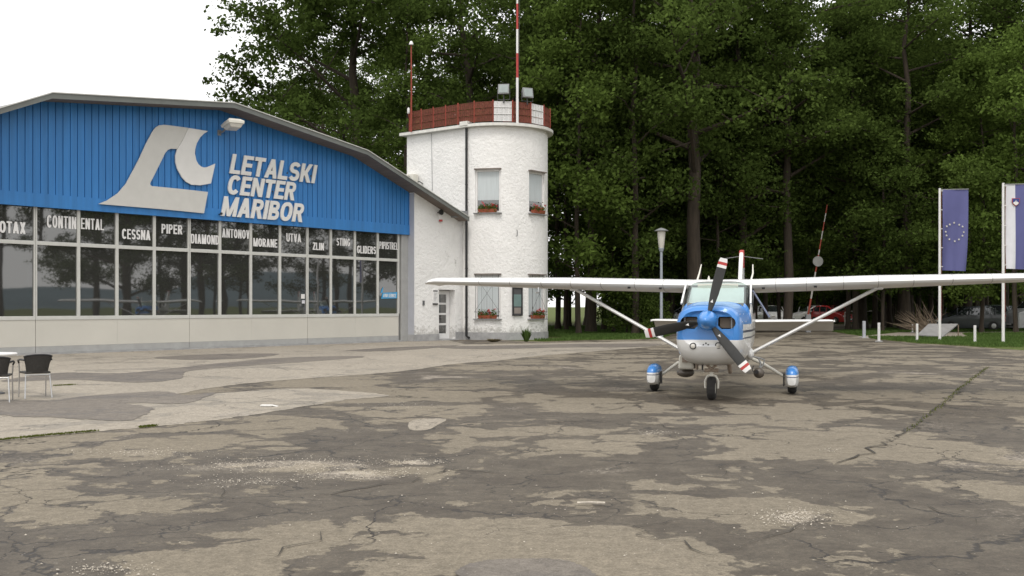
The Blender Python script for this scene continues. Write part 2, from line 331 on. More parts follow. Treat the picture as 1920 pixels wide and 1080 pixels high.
# ------------------------------------------------------------------ mesh helpers
class MB:
    def __init__(s): s.v = []; s.f = []; s.mi = []; s.M = Matrix.Identity(4); s.cur = 0
    def add(s, vs, fs):
        o = len(s.v); s.v += [tuple(s.M @ Vector(p)) for p in vs]
        for f in fs: s.f.append(tuple(i + o for i in f)); s.mi.append(s.cur)
        return s
    def box(s, lo, hi):
        x0, y0, z0 = lo; x1, y1, z1 = hi
        return s.add([(x0, y0, z0), (x1, y0, z0), (x1, y1, z0), (x0, y1, z0), (x0, y0, z1), (x1, y0, z1), (x1, y1, z1), (x0, y1, z1)],
                     [(0, 3, 2, 1), (4, 5, 6, 7), (0, 1, 5, 4), (1, 2, 6, 5), (2, 3, 7, 6), (3, 0, 4, 7)])
    def cbox(s, c, sz): return s.box([c[i] - sz[i] / 2 for i in range(3)], [c[i] + sz[i] / 2 for i in range(3)])
    def loft(s, rings, cap=True, closed=True):
        n = len(rings[0]); vs = [p for r in rings for p in r]; fs = []
        for i in range(len(rings) - 1):
            for j in range(n if closed else n - 1):
                k = (j + 1) % n; fs.append((i * n + j, i * n + k, (i + 1) * n + k, (i + 1) * n + j))
        if cap: fs += [tuple(range(n - 1, -1, -1)), tuple((len(rings) - 1) * n + j for j in range(n))]
        return s.add(vs, fs)
    def tube(s, pts, rad, n=10, cap=True):
        pts = [Vector(p) for p in pts]
        if isinstance(rad, (int, float)): rad = [rad] * len(pts)
        rings = []; u = None
        for i, p in enumerate(pts):
            d = (pts[min(i + 1, len(pts) - 1)] - pts[max(i - 1, 0)]).normalized()
            if u is None: u = d.orthogonal().normalized()
            else: u = (u - d * u.dot(d)).normalized()
            w_ = d.cross(u)
            rings.append([p + (u * math.cos(a) + w_ * math.sin(a)) * rad[i] for a in [2 * math.pi * k / n for k in range(n)]])
        return s.loft(rings, cap)
    def lathe(s, prof, c=(0, 0, 0), n=24, axis='z'):
        rings = []
        for r, h in prof:
            ring = []
            for k in range(n):
                a = 2 * math.pi * k / n; x, y = r * math.cos(a), r * math.sin(a)
                p = {'z': (x, y, h), 'y': (x, h, -y), 'x': (h, x, y)}[axis]
                ring.append((c[0] + p[0], c[1] + p[1], c[2] + p[2]))
            rings.append(ring)
        return s.loft(rings, True)
    def prism_xz(s, poly, y0, y1):               # polygon in x,z pushed through y
        n = len(poly); vs = [(x, y0, z) for x, z in poly] + [(x, y1, z) for x, z in poly]
        tri = tessellate_polygon([[Vector((x, z, 0)) for x, z in poly]])
        fs = [tuple(t) for t in tri] + [tuple(i + n for i in reversed(t)) for t in tri]
        fs += [(i, (i + 1) % n, (i + 1) % n + n, i + n) for i in range(n)]
        return s.add(vs, fs)
    def prism_xy(s, poly, z0, z1):
        n = len(poly); vs = [(x, y, z0) for x, y in poly] + [(x, y, z1) for x, y in poly]
        tri = tessellate_polygon([[Vector((x, y, 0)) for x, y in poly]])
        fs = [tuple(t) for t in tri] + [tuple(i + n for i in reversed(t)) for t in tri]
        fs += [(i, (i + 1) % n, (i + 1) % n + n, i + n) for i in range(n)]
        return s.add(vs, fs)
    def sheet(s, pts, z):
        tri = tessellate_polygon([[Vector((p[0], p[1], 0)) for p in pts]])
        fs = []
        for t in tri:
            a, b, c = [pts[i] for i in t]
            fs.append(tuple(t) if (b[0] - a[0]) * (c[1] - a[1]) - (b[1] - a[1]) * (c[0] - a[0]) > 0 else tuple(reversed(t)))
        return s.add([(p[0], p[1], z) for p in pts], fs)
    def sphere(s, c, r, n=16, m=10, sc_=(1, 1, 1)):
        prof = [(max(.001, r * math.sin(math.pi * i / m)), -r * math.cos(math.pi * i / m)) for i in range(m + 1)]
        old = s.M; s.M = old @ Matrix.Translation(c) @ Matrix.Diagonal((*sc_, 1)); s.lathe(prof, n=n); s.M = old; return s
    def mesh(s, name, mats, smooth=None):
        me = bpy.data.meshes.new(name); me.from_pydata(s.v, [], s.f)
        if not isinstance(mats, (list, tuple)): mats = [mats]
        for m_ in mats: me.materials.append(m_)
        me.polygons.foreach_set('material_index', s.mi)
        bm = bmesh.new(); bm.from_mesh(me); bmesh.ops.recalc_face_normals(bm, faces=bm.faces) if getattr(s, 'fix', True) else None
        bm.to_mesh(me); bm.free()
        if smooth:
            me.polygons.foreach_set('use_smooth', [True] * len(me.polygons)); me.set_sharp_from_angle(angle=R(smooth))
        me.update(); return me
    def build(s, name, mats, parent=None, smooth=None, bevel=0., label=None):
        o = bpy.data.objects.new(name, s.mesh(name, mats, smooth)); C.objects.link(o)
        if parent: o.parent = parent
        if bevel:
            b = o.modifiers.new('bevel', 'BEVEL'); b.width = bevel; b.segments = 2; b.limit_method = 'ANGLE'; b.angle_limit = R(40)
        if label: o['label'] = label
        return o
def tag(o, label, cat, group=None, kind=None):
    if label: o['label'] = label
    if cat: o['category'] = cat
    if group: o['group'] = group
    if kind: o['kind'] = kind
    return o
def thing(name, label, cat, loc=(0, 0, 0), rz=0., group=None):
    o = bpy.data.objects.new(name, None); C.objects.link(o); o.location = loc; o.rotation_euler = (0, 0, rz); o.empty_display_size = .3
    return tag(o, label, cat, group)
def structure(o): o['kind'] = 'structure'; return o
def dup(o, parent=None):
    c = o.copy(); C.objects.link(c)
    if parent is not None: c.parent = parent; c.matrix_parent_inverse = o.matrix_parent_inverse
    for ch in list(o.children): dup(ch, c)
    return c
def cut(o, cutters):                             # recess openings into a solid
    for cm in cutters:
        co = bpy.data.objects.new('cutter', cm.mesh('cutter', list(o.data.materials))); C.objects.link(co)
        co.parent = o.parent
        bpy.context.view_layer.update()
        md = o.modifiers.new('b', 'BOOLEAN'); md.operation = 'DIFFERENCE'; md.object = co; md.solver = 'EXACT'
        bpy.context.view_layer.update()
        dg = bpy.context.evaluated_depsgraph_get()
        me = bpy.data.meshes.new_from_object(o.evaluated_get(dg)); o.modifiers.clear(); o.data = me
        bpy.data.objects.remove(co)
def stroke_poly(pts, t, closed=False):             # a bar of width t along a centre line, mitred
    n = len(pts); P = [Vector(p) for p in pts]; L_ = []; R_ = []
    for i in range(n):
        a = P[i - 1] if (i or closed) else None; c = P[(i + 1) % n] if (i < n - 1 or closed) else None
        d0 = (P[i] - a).normalized() if a is not None else None; d1 = (c - P[i]).normalized() if c is not None else None
        d0 = d0 or d1; d1 = d1 or d0; nn = Vector((-(d0 + d1).y, (d0 + d1).x)).normalized(); k = t / 2 / max(.5, nn.dot(Vector((-d1.y, d1.x))))
        L_.append(P[i] + nn * k); R_.append(P[i] - nn * k)
    return L_, R_, closed
WID = dict(A=.70, B=.64, C=.68, D=.66, E=.56, G=.70, I=None, K=.66, L=.54, M=.84, N=.68, O=.72, P=.60, R=.65, S=.62, T=.60, U=.66, V=.68, X=.66, Z=.60)
WID[' '] = .3
def glyph(ch, W, t):
    h = t / 2; tb = t * .9; hb = tb / 2; S = []
    bar = lambda *p: S.append(stroke_poly(list(p), t)); thin = lambda *p: S.append(stroke_poly(list(p), tb))
    para = lambda x0, x1, w0, y0=0, y1=1: S.append(([Vector((x0 - w0 / 2, y0)), Vector((x1 - w0 / 2, y1))], [Vector((x0 + w0 / 2, y0)), Vector((x1 + w0 / 2, y1))], False))
    def arc(cx, cy, rx, ry, a0, a1, n=14, e=2.4):
        r = []
        for k in range(n + 1):
            a = math.radians(a0 + (a1 - a0) * k / n); c, s_ = math.cos(a), math.sin(a)
            r.append((cx + rx * math.copysign(abs(c) ** (2 / e), c), cy + ry * math.copysign(abs(s_) ** (2 / e), s_)))
        return r
    if ch in 'BDEKLNPRM': bar((h, 0), (h, 1))
    if ch in 'NM': bar((W - h, 0), (W - h, 1))
    if ch == 'A': para(h * 1.05, W / 2, t * 1.05); para(W - h * 1.05, W / 2, t * 1.05); thin((W * .24, .29), (W * .76, .29))
    if ch == 'V': para(W / 2, h * 1.05, t * 1.05); para(W / 2, W - h * 1.05, t * 1.05)
    if ch == 'X': para(h * 1.1, W - h * 1.1, t * 1.1); para(W - h * 1.1, h * 1.1, t * 1.1)
    if ch == 'E': [thin((t * .9, y), (x, y)) for y, x in ((hb, W), (.51, W * .93), (1 - hb, W * .98))]
    if ch == 'L': thin((t * .9, hb), (W, hb))
    if ch == 'I': bar((h, 0), (h, 1))
    if ch == 'T': thin((0, 1 - hb), (W, 1 - hb)); bar((W / 2, 0), (W / 2, 1 - tb * .9))
    if ch == 'K': para(W - t * .58, t * 1.25, t * 1.15, 0, .60); para(t * 1.1, W - t * .62, t * 1.1, .36, 1)
    if ch == 'N': para(W - h, h, t * 1.05)
    if ch == 'M': para(W / 2, h, t * .9); para(W / 2, W - h, t * .9)
    if ch == 'Z': thin((0, hb), (W, hb)); thin((0, 1 - hb), (W, 1 - hb)); para(h * 1.3, W - h * 1.3, t * 1.2, tb * .95, 1 - tb * .95)
    if ch == 'U': bar(*([(h, 1)] + arc(W / 2, .36, W / 2 - h, .36 - hb, 180, 360) + [(W - h, 1)]))
    if ch == 'O': S.append(stroke_poly(arc(W / 2, .5, W / 2 - h, .5 - hb, 0, 360, 36)[:-1], t * .95, True))
    if ch in 'CG': bar(*arc(W / 2, .5, W / 2 - h, .5 - hb, 38, 322 if ch == 'C' else 340, 26))
    if ch == 'G': thin((W * .52, .42), (W, .42)); bar((W - h, .12), (W - h, .40))
    if ch == 'S':
        ry = (1 - tb) / 4; S.append(stroke_poly(arc(W / 2, hb + 3 * ry, W / 2 - h, ry, 22, 270, 18, 2.2) + arc(W / 2, hb + ry, W / 2 - h, ry, 90, -158, 18, 2.2)[1:], t * .95))
    def bowl(y0, y1, w_): S.append(stroke_poly([(t * .9, y1 - hb)] + arc(w_ * .52, (y0 + y1) / 2, w_ * .48 - h, (y1 - y0) / 2 - hb, 90, -90, 14) + [(t * .9, y0 + hb)], tb))
    if ch == 'D': bowl(0, 1, W)
    if ch in 'PR': bowl(.42, 1, W * .97)
    if ch == 'B': bowl(0, .55, W); bowl(.46, 1, W * .93)
    if ch == 'R': para(W - h * 1.1, W * .55, t * 1.1, 0, .46)
    return S
def text_mesh(body, wd, ht, bold=.2, shear=0., depth=.02, gap=.10):
    t = bold; fx = sum((WID[c] or 0) for c in body if c != 'I'); fix_ = t * body.count('I') + gap * (len(body) - 1); tot = wd / ht - shear
    k = (tot - fix_) / fx; g = MB(); x = 0.; q = 0
    for c in body:
        W = (WID[c] * k) if WID[c] else t
        for L_, R_, cl in glyph(c, W, min(t, W * .36) if c != 'I' else t):
            n = len(L_); dz = .00035 * (q % 7); q += 1
            f = lambda p, y: ((p.x + x + shear * p.y) * ht, y, p.y * ht)
            vs = [f(p, -dz) for p in L_] + [f(p, -dz) for p in R_] + [f(p, depth) for p in L_] + [f(p, depth) for p in R_]; fs = []
            for i in range(n if cl else n - 1):
                j = (i + 1) % n; fs += [(i, j, n + j, n + i), (i, 2 * n + i, 2 * n + j, j), (n + i, n + j, 3 * n + j, 3 * n + i)]
            if not cl: fs += [(0, n, 3 * n, 2 * n), (n - 1, 3 * n - 1, 4 * n - 1, 2 * n - 1)]
            g.add(vs, fs)
        x += W + gap
    return g
def text_obj(name, body, x, y, z, wd, ht, m, parent, **kw):
    g = text_mesh(body, wd, ht, **kw); o = g.build(name, m, parent); o.location = (x, y, z); return o
def smooth_poly(pts, k=6, jit=0., seed=0, closed=True):
    res = []; n = len(pts); rnd = random.Random(seed)
    for i in range(n if closed else n - 1):
        p0, p1, p2, p3 = [pts[(i + j - 1) % n] if closed else pts[min(max(i + j - 1, 0), n - 1)] for j in range(4)]
        for q in range(k):
            u = q / k
            p = tuple(.5 * (2 * p1[c] + (p2[c] - p0[c]) * u + (2 * p0[c] - 5 * p1[c] + 4 * p2[c] - p3[c]) * u * u + (3 * p1[c] - p0[c] - 3 * p2[c] + p3[c]) * u ** 3) for c in (0, 1))
            res.append((p[0] + rnd.uniform(-jit, jit), p[1] + rnd.uniform(-jit, jit)))
    return res

# ================================================================== GROUND
g = MB(); g.sheet([(-2500, -400), (2500, -400), (2500, 3000), (-2500, 3000)], 0); structure(g.build('ground', M['ground']))
def gp(l): return [tuple(G(*p)[:2]) for p in l]
edge = gp([(1020, 641), (1100, 638), (1180, 637), (1240, 635), (1262, 626), (1300, 617)]) + [(18.0, 78), (20, 90), (31, 90), (27.5, 74)] + \
       gp([(1560, 622), (1612, 630), (1640, 636), (1720, 644), (1820, 650), (1920, 657), (2060, 668)]) + [(40, 31), (90, 20), (120, -60), (-120, -60), (-60, 0)]
hb = [HO + HU * 22.5 + HV * 1.0, HO + HU * -30 + HV * 1]
poly = [(hb[1].x, hb[1].y), (hb[0].x, hb[0].y)] + edge
# the sheet is divided so that its edge is ragged where it meets the lawn
e2 = []
rnd = random.Random(4)
for i in range(len(poly)):
    a, b = Vector(poly[i]), Vector(poly[(i + 1) % len(poly)]); e2.append(tuple(a))
    if 1 < i < 16:
        n = int((b - a).length / .5)
        for k in range(1, n): p = a.lerp(b, k / n); e2.append((p.x + rnd.uniform(-.1, .1), p.y + rnd.uniform(-.14, .14)))
g = MB(); g.sheet(e2, .004); structure(g.build('apron', M['asphalt']))
# pale concrete in front of the hangar
b0 = HO + HU * -12; b1 = HO + HU * 20.2
con = [(b0.x, b0.y), (b1.x, b1.y)] + gp([(870, 646), (960, 645), (1060, 643), (1235, 640), (1238, 648), (1130, 658), (1010, 668), (930, 677), (860, 682), (760, 696), (640, 706), (500, 716), (400, 728),
      (330, 742), (440, 736), (560, 729), (700, 738), (722, 744), (640, 752), (520, 772), (430, 785), (300, 800), (268, 803), (130, 815), (0, 829), (-200, 850)]) + [(-14, 12)]
c2 = con[:2] + smooth_poly(con[2:-1], 9, .05, 2, False) + con[-1:]
g = MB(); g.sheet(c2, .008); structure(g.build('concrete_strip', M['concrete']))
dark = [[(0, 716), (110, 700), (240, 700), (390, 684), (520, 672), (660, 668), (676, 671), (560, 680), (440, 688), (352, 697), (340, 710), (262, 718), (130, 713)],
        [(-40, 752), (90, 752), (180, 742), (300, 735), (350, 742), (400, 737), (350, 757), (240, 757), (288, 766), (270, 780), (240, 790), (170, 788), (90, 784), (0, 779)],
        [(290, 671), (420, 664), (520, 664), (470, 672), (360, 675)],
        [(820, 651), (960, 648), (1120, 645), (1236, 645), (1200, 651), (1060, 652), (900, 655)],
        [(650, 658), (760, 651), (860, 648), (800, 654), (720, 659)],
        [(870, 1085), (876, 1062), (940, 1052), (1040, 1052), (1095, 1066), (1100, 1090)],
        ]
g = MB()
for i, p in enumerate(dark[:5]): g.sheet(smooth_poly(gp(p), 9, .045, i), .012 + .0006 * i)
structure(g.build('tar_patches', M['dark_patch']))
g = MB()
for i, p in enumerate(dark[5:6]): g.sheet(smooth_poly(gp(p), 14, .012, i), .012)
structure(g.build('tar_patch', M['dark_patch']))
pale = [[(768, 806), (775, 788), (836, 786), (818, 799), (800, 807)]]
g = MB(); g.sheet(smooth_poly(gp(pale[0]), 3, .006, 9), .0065); structure(g.build('worn_patch', M['pale_patch']))
# cracks and joints: narrow dark ribbons with jagged edges
def ribbon(b, pts, w0, z, seed, step=.18, jag=.05):
    rnd = random.Random(seed); pl = []
    for i in range(len(pts) - 1):
        a, c = Vector(pts[i]), Vector(pts[i + 1]); n = max(2, int((c - a).length / step))
        d = (c - a).normalized(); nrm = Vector((-d.y, d.x))
        for k in range(n): pl.append((a.lerp(c, k / n) + nrm * rnd.gauss(0, jag), nrm))
    L_ = []; Rr = []
    for i, (p, nrm) in enumerate(pl):
        ww = w0 * rnd.uniform(.15, 1.) * min(1, i / 3 + .1, (len(pl) - 1 - i) / 3 + .1)
        L_.append((p.x + nrm.x * ww, p.y + nrm.y * ww, z)); Rr.append((p.x - nrm.x * ww, p.y - nrm.y * ww, z))
    n = len(pl); b.add(L_ + Rr, [(i, i + 1, n + i + 1, n + i) for i in range(n - 1)])
M['crack'] = mat('crack_dirt', (.05, .044, .036), 1., var=.3, vscale=8.)
g = MB(); g.fix = True
cracks = [([(1850, 690), (1760, 765), (1700, 812), (1620, 850), (1560, 880)], .022), ([(1480, 985), (1420, 1020), (1370, 1050)], .018),
          ([(580, 933), (760, 905), (840, 880), (1010, 893)], .016), ([(1260, 975), (1200, 990), (1195, 1005), (1260, 1020), (1330, 1045), (1370, 1046)], .010),
          ([(415, 915), (418, 933), (490, 941), (545, 955)], .008), ([(470, 1060), (540, 1030), (600, 1000), (660, 990)], .009),
          ([(960, 996), (1060, 1001), (1190, 1001)], .009), ([(0, 937), (120, 934), (230, 920)], .010), ([(100, 725), (160, 723), (300, 719)], .016),
          ([(1180, 762), (1100, 775), (1010, 777)], .018), ([(960, 800), (1080, 790), (1180, 790), (1260, 805), (1370, 808), (1440, 800)], .016),
          ([(1430, 830), (1560, 826), (1700, 815), (1900, 838)], .012), ([(1530, 925), (1700, 940), (1870, 998)], .008), ([(1380, 862), (1360, 885), (1340, 905)], .009),
          ([(870, 672), (960, 665), (1020, 660)], .03), ([(1190, 662), (1320, 656)], .03), ([(1480, 668), (1560, 665), (1660, 672)], .035)]
for i, (p, w_) in enumerate(cracks): ribbon(g, gp(p), w_, .0145 + .00003 * i, i)
structure(g.build('pavement_cracks', M['crack']))
# a footpath behind the right lawn
g = MB(); g.sheet([(16.5, 52), (22, 51), (24.5, 58), (40, 63), (40, 66), (22.5, 62)], .006); structure(g.build('path', M['pale_patch']))

# ================================================================== HANGAR
hangar = thing('hangar', 'wide blue and white hangar with arched grey roof and glazed sliding doors', 'hangar', HO, HROT)
TX, TY, TR = 23.2, -.60, 2.30                        # tower axis and radius in the hangar frame
TC = TX - TR                                       # where the white annex meets the tower
YA = -.38                                          # the annex front stands proud of the doors
OVER, TH, DEEP = 1.0, .085, 26.
T_APEX, _ = FAC(440, 195, -OVER); Z_APEX = FZ(440, 195, -OVER)
tb, zb = FAC(690, 284, -OVER); te = min(TC - .02, FT(880, -OVER))
_t, _z = FAC(868, 401, -OVER)
ze = _z + (te - _t) * (_z - zb) / (_t - tb)
dx1, dx2 = tb - T_APEX, te - T_APEX
tl, zl = FAC(98, 176, -OVER); _a, _b = FAC(0, 205, -OVER); tw_ = T_APEX - dx2
prof = [(tw_, zl + (tw_ - tl) * (_b - zl) / (_a - tl)), (tl, zl), (T_APEX, Z_APEX), (tb, zb), (te, ze)]
def roof_z(t):
    for (a, za), (b, zb_) in zip(prof, prof[1:]):
        if a <= t <= b: return za + (zb_ - za) * (t - a) / (b - a)
    return ze
low = [(x, z - TH) for x, z in prof]
g = MB(); g.prism_xz(prof + low[::-1], -OVER + .04, DEEP); 
roof = g.build('roof', M['roof_top'], hangar)
g = MB(); g.prism_xz([(x, z + .025) for x, z in prof] + [(x, z - TH - .055) for x, z in prof][::-1], -OVER, -OVER + .037); g.build('fascia', M['fascia'], roof)
g = MB(); g.prism_xz([(x, z + .06) for x, z in prof] + [(x, z + .028) for x, z in prof][::-1], -OVER - .03, -OVER + .1); g.build('roof_trim', M['frame_grey'], roof)
g = MB(); g.box((te - .55, -OVER + .3, ze + .02), (TC - .02, -.2, ze + .34)); g.build('flashing_box', M['mid_grey'], roof)
g = MB()
soff = [(x, z - TH - .003) for x, z in prof]; g.prism_xz(soff + [(x, z - .03) for x, z in soff][::-1], -OVER + .04, 0.02); g.build('soffit', M['soffit'], roof)
# blue ribbed gable
ZB = FZ(0, 383); ZBAND = ZB + .42
WL, WR = T_APEX - (FT(764) - T_APEX), FT(764)
PITCH, GR = .245, .03
g = MB(); t = WL
def wtop(t): return roof_z(t) - TH - .03
while t < WR - .01:
    t1 = min(t + PITCH - GR, WR); xs = [t] + [b for b, _ in prof if t < b < t1] + [t1]
    g.prism_xz([(t, ZBAND), (t1, ZBAND)] + [(x, wtop(x)) for x in reversed(xs)], -.12, -.02)
    if t1 < WR - .01:
        t2 = min(t1 + GR, WR); g.prism_xz([(t1, ZBAND), (t2, ZBAND), (t2, wtop(t2)), (t1, wtop(t1))], -.085, -.02)
    t += PITCH
gable = g.build('gable_wall', M['blue_wall'], hangar)
g = MB(); 
seams = [WL, FT(372), WR]
for a, b in zip(seams, seams[1:]): g.box((a + .004, -.135, ZB), (b - .004, -.02, ZBAND - .001))
g.build('trim_band', M['blue_wall'], gable)
# body of the building
g = MB(); g.prism_xz([(WL - .3, 0)] + [(WL - .3, wtop(WL) - .05)] + [(x, z - TH - .03) for x, z in prof[1:4]] + [(WR + .3, wtop(WR) - .05), (WR + .3, 0)], .30, DEEP - 1.)
g.build('wall', M['plaster'], hangar)
AL = WR + .012
wtop = lambda t: roof_z(t) - TH - .034
g = MB(); g.prism_xz([(TC, 0.0)] + [(TC, roof_z(te) - TH - .04), (AL, wtop(AL)), (AL, 0)], YA, 2.2)
annex = g.build('annex_wall', M['plaster'], hangar)
# jambs
g = MB(); g.box((FT(752), -.03, 0), (FT(764.5), .28, ZB)); g.build('door_jamb', M['sill_grey'], hangar, bevel=.01)
g = MB(); g.box((AL - .011, YA - .012, .30), (AL - .001, .29, wtop(AL) - .03)); g.build('corner_strip', M['lavender'], hangar)
dA, dB = FT(823, YA), FT(853.5, YA)
g = MB(); g.box((AL - .02, YA - .035, 0), (dA - .01, .25, .30)); g.build('plinth', M['plinth'], hangar)
g = MB(); g.box((dB + .01, YA - .035, 0), (TC - .01, YA + .2, .36)); g.build('plinth', M['plinth'], hangar)
g = MB(); g.box((WL, -.16, .0), (FT(752), .1, .055)); g.build('door_rail', M['plinth'], hangar)

# sliding doors: four leaves
mull = [FT(p) for p in (67, 148, 220, 290, 355.5, 413, 471, 525.5, 577, 621, 666, 709, 748)]
pw = mull[2] - mull[1]
mull = [mull[0] - pw * 2, mull[0] - pw] + mull
Z_TR, Z_SI = FZ(0, 452), FZ(0, 597)
leaves = [(0, 2), (2, 6), (6, 10), (10, 14)]
doors = []
MW = .052
for li, (i0, i1) in enumerate(leaves):
    g = MB(); ys = (.0, .09)
    for i in range(i0, i1 + 1):
        a = mull[i] - MW + (.012 if i == i0 else 0); b = mull[i] + MW - (.012 if i == i1 else 0)
        if i == i0 and li: a = mull[i] + .006; b = mull[i] + MW
        if i == i1 and li < 3: a = mull[i] - MW; b = mull[i] - .006
        g.box((a, ys[0], Z_SI + .06), (b, ys[1], ZB + .05))
    for z0, z1 in ((Z_TR - .06, Z_TR + .06),):
        for i in range(i0, i1): g.box((mull[i] + MW, ys[0] + .004, z0), (mull[i + 1] - MW, ys[1] - .004, z1))
    g.box((mull[i0] + .006, ys[0] - .006, Z_SI - .06), (mull[i1] - .006, ys[1], Z_SI + .06))
    d = g.build('sliding_door', M['frame_grey'], hangar, bevel=.008); doors.append(d)
    g = MB(); nseg = 2
    for k in range(nseg):
        a = mull[i0] + .008 + (mull[i1] - mull[i0] - .016) * k / nseg; b = mull[i0] + .008 + (mull[i1] - mull[i0] - .016) * (k + 1) / nseg
        g.box((a + (.002 if k else 0), .012, .26), (b - (.002 if k < nseg - 1 else 0), .09, Z_SI - .062))
    g.build('lower_panel', M['beige_panel'], d)
    g = MB(); g.box((mull[i0] + .008, .004, .06), (mull[i1] - .008, .09, .257)); g.build('kick_plate', M['sill_grey'], d)
    for i in range(i0, i1):
        for z0, z1 in ((Z_SI + .06, Z_TR - .06), (Z_TR + .06, ZB + .05)):
            g = MB(); tl = random.Random(i * 7 + int(z0 * 10)); sk = tl.uniform(-.012, .012)
            x0, x1 = mull[i] + MW, mull[i + 1] - MW
            g.add([(x0, .05 - sk, z0), (x1, .05 + sk, z0), (x1, .05 + sk, z1), (x0, .05 - sk, z1)], [(0, 1, 2, 3)]); g.build('pane', M['glass'], d)
words = [('ROTAX', -14, 48, 415, 437, 0), ('CONTIN', 88, 143, 405, 428, 1), ('ENTAL', 152, 195, 410, 430.5, 1), ('CESSNA', 229, 282, 430.5, 449, 1), ('PIPER', 303, 342, 421, 438.5, 1),
         ('DIAMOND', 358, 410.5, 440, 457.5, 2), ('ANTONOV', 416.5, 468, 430, 446.5, 2), ('MORANE', 475, 520, 447.5, 463, 2), ('UTVA', 537, 564.5, 438, 453.5, 2),
         ('ZLIN', 586.5, 607.5, 455, 469, 3), ('STING', 631, 656.5, 447, 461, 3), ('GLIDERS', 669.5, 705, 461.5, 475.5, 3), ('PIPISTREL', 711.5, 746, 454, 467.5, 3)]
for body, xa, xb, ya, yb, li in words:
    ta, tb_ = FT(xa, .03), FT(xb, .03)
    xm = (xa + xb) / 2; zt, zb_ = FZ(xm, ya, .03), FZ(xm, yb, .03)
    text_obj('lettering', body, ta, .03, zb_, tb_ - ta, zt - zb_, M['paint_white'], doors[li], bold=.205, depth=.006, gap=.07)
# stickers on two panes
def sticker(px0, px1, py0, py1, m, li, name='sticker', label=None, off=.026):
    a, b = FT(px0, off), FT(px1, off); z0, z1 = FZ(px0, py1, off), FZ(px0, py0, off)
    g = MB(); g.box((a, off, z0), (b, off + .004, z1)); return g.build(name, m, doors[li], label=label), (a, b, z0, z1)
sticker(564.5, 571.5, 551.5, 560, M['paint_white'], 2)
o, (a, b, z0, z1) = sticker(566, 571.5, 563, 569, M['flag_white'], 2)
g = MB(); g.box((a + .03, .0225, z0 + .09), (a + .11, .0255, z1 - .03)); g.build('pictogram', M['black'], doors[2])
g = MB(); ax, bx = FT(714.5, .026), FT(745, .026); z0, z1 = FZ(716, 560, .026), FZ(716, 549, .026)
g.prism_xz([(ax, z0), (bx - .03, z0 + .02), (bx, z1 + .04), (ax + .1, z1)], .026, .030)
g.prism_xz([(ax - .02, z1 - .02), (ax + .05, z1 + .17), (ax + .14, z1 + .25), (ax + .11, z1 + .16), (ax + .1, z1 + .02)], .0265, .0305)
g.build('sticker', M['cyan'], doors[3], label='blue lettered sticker')
text_obj('lettering', 'AVIO SERVICE', ax + .12, .022, z0 + .06, bx - ax - .2, z1 - z0 - .1, M['paint_white'], doors[3], bold=.18, depth=.003, shear=.15, gap=.1)

# annex door with four small panes
da, dc = dA, dB; dzt = FZ(830, 543, YA)
annex_cut = MB(); annex_cut.box((da, YA - .2, -.1), (dc, YA + .44, dzt)); cut(annex, [annex_cut])
g = MB(); x0 = da + .01; x1 = dc - .01; yd = YA + .33
zs = [.06] + [.06 + (dzt - .16) * k / 4 for k in range(1, 5)]
pa, pb = x0 + .36, x1 - .22
g.box((x0, yd, .06), (pa, yd + .06, dzt - .03)); g.box((pb, yd, .06), (x1, yd + .06, dzt - .03))
pz = []
for k in range(4):
    za, zb_ = .30 + k * (dzt - .42) / 4, .30 + (k + 1) * (dzt - .42) / 4 - .09; pz.append((za, zb_))
edges_ = [.06] + [v for p in pz for v in p] + [dzt - .03]
for k in range(0, len(edges_), 2): g.box((pa, yd + .002, edges_[k]), (pb, yd + .058, edges_[k + 1]))
door = g.build('door', M['paint_white'], hangar, bevel=.006)
g = MB()
for za, zb_ in pz: g.box((pa, yd + .03, za), (pb, yd + .05, zb_))
g.build('glazing', M['glass'], door)
g = MB(); g.tube([(x0 + .08, yd - .05, 1.05), (x0 + .2, yd - .05, 1.05)], .012); g.tube([(x0 + .08, yd, 1.05), (x0 + .08, yd - .05, 1.05)], .012); g.build('handle', M['steel'], door)
g = MB(); g.box((da - .05, YA - .25, 0), (dc + .005, YA + .43, .055)); g.build('doorstep', M['plinth'], hangar)

def at_hangar(o): o.location = HO; o.rotation_euler = (0, 0, HROT); return o
def hthing(name, label, cat, group=None): return thing(name, label, cat, HO, HROT, group)
# wave emblem
emb = hthing('wave_emblem', 'large pale wave emblem mounted on the blue gable', 'sign')
def facpoly(l, off): return [FAC(x, y, off) for x, y in l]
arm = [(184, 382.5), (200, 376), (220, 362.5), (235, 345), (247, 322.5), (260, 297.5), (272, 271), (285, 246.5), (291, 239), (297, 235.3), (306, 234), (325, 236.2), (352, 240), (341, 263), (331, 279.5), (320, 279), (314, 281), (309, 286.5),
       (300, 305), (288, 329), (280.5, 343.5), (281, 347), (284, 349), (340, 354.5), (389, 360), (381.5, 400), (300, 392)]
curl = [(352.4, 240.1), (389, 246), (381, 251), (374, 258), (368, 268.5), (365, 279), (364.3, 288), (367, 301), (371, 308), (376, 312.5), (382, 314.2), (389, 313), (402.5, 307), (394.5, 344), (375, 347.5), (358, 346.5), (348, 341), (340, 332.5), (331.5, 317),
        (328, 304), (327.8, 292), (331.2, 280), (341.3, 263.5)]
g = MB(); g.prism_xz(facpoly(arm, -.17), -.205, -.165); g.build('emblem_arm', M['sign_grey'], emb)
g = MB(); g.prism_xz(facpoly(curl, -.17), -.208, -.162); g.build('emblem_curl', M['sign_white'], emb)
for x, y in ((300, 245), (260, 320), (330, 372), (240, 372)):
    t_, z_ = FAC(x, y, -.15); g = MB(); g.box((t_ - .03, -.164, z_ - .03), (t_ + .03, -.121, z_ + .03)); g.build('bracket', M['dark_grey'], emb)
let = hthing('wall_lettering', 'three lines of raised pale italic letters on the blue gable', 'sign')
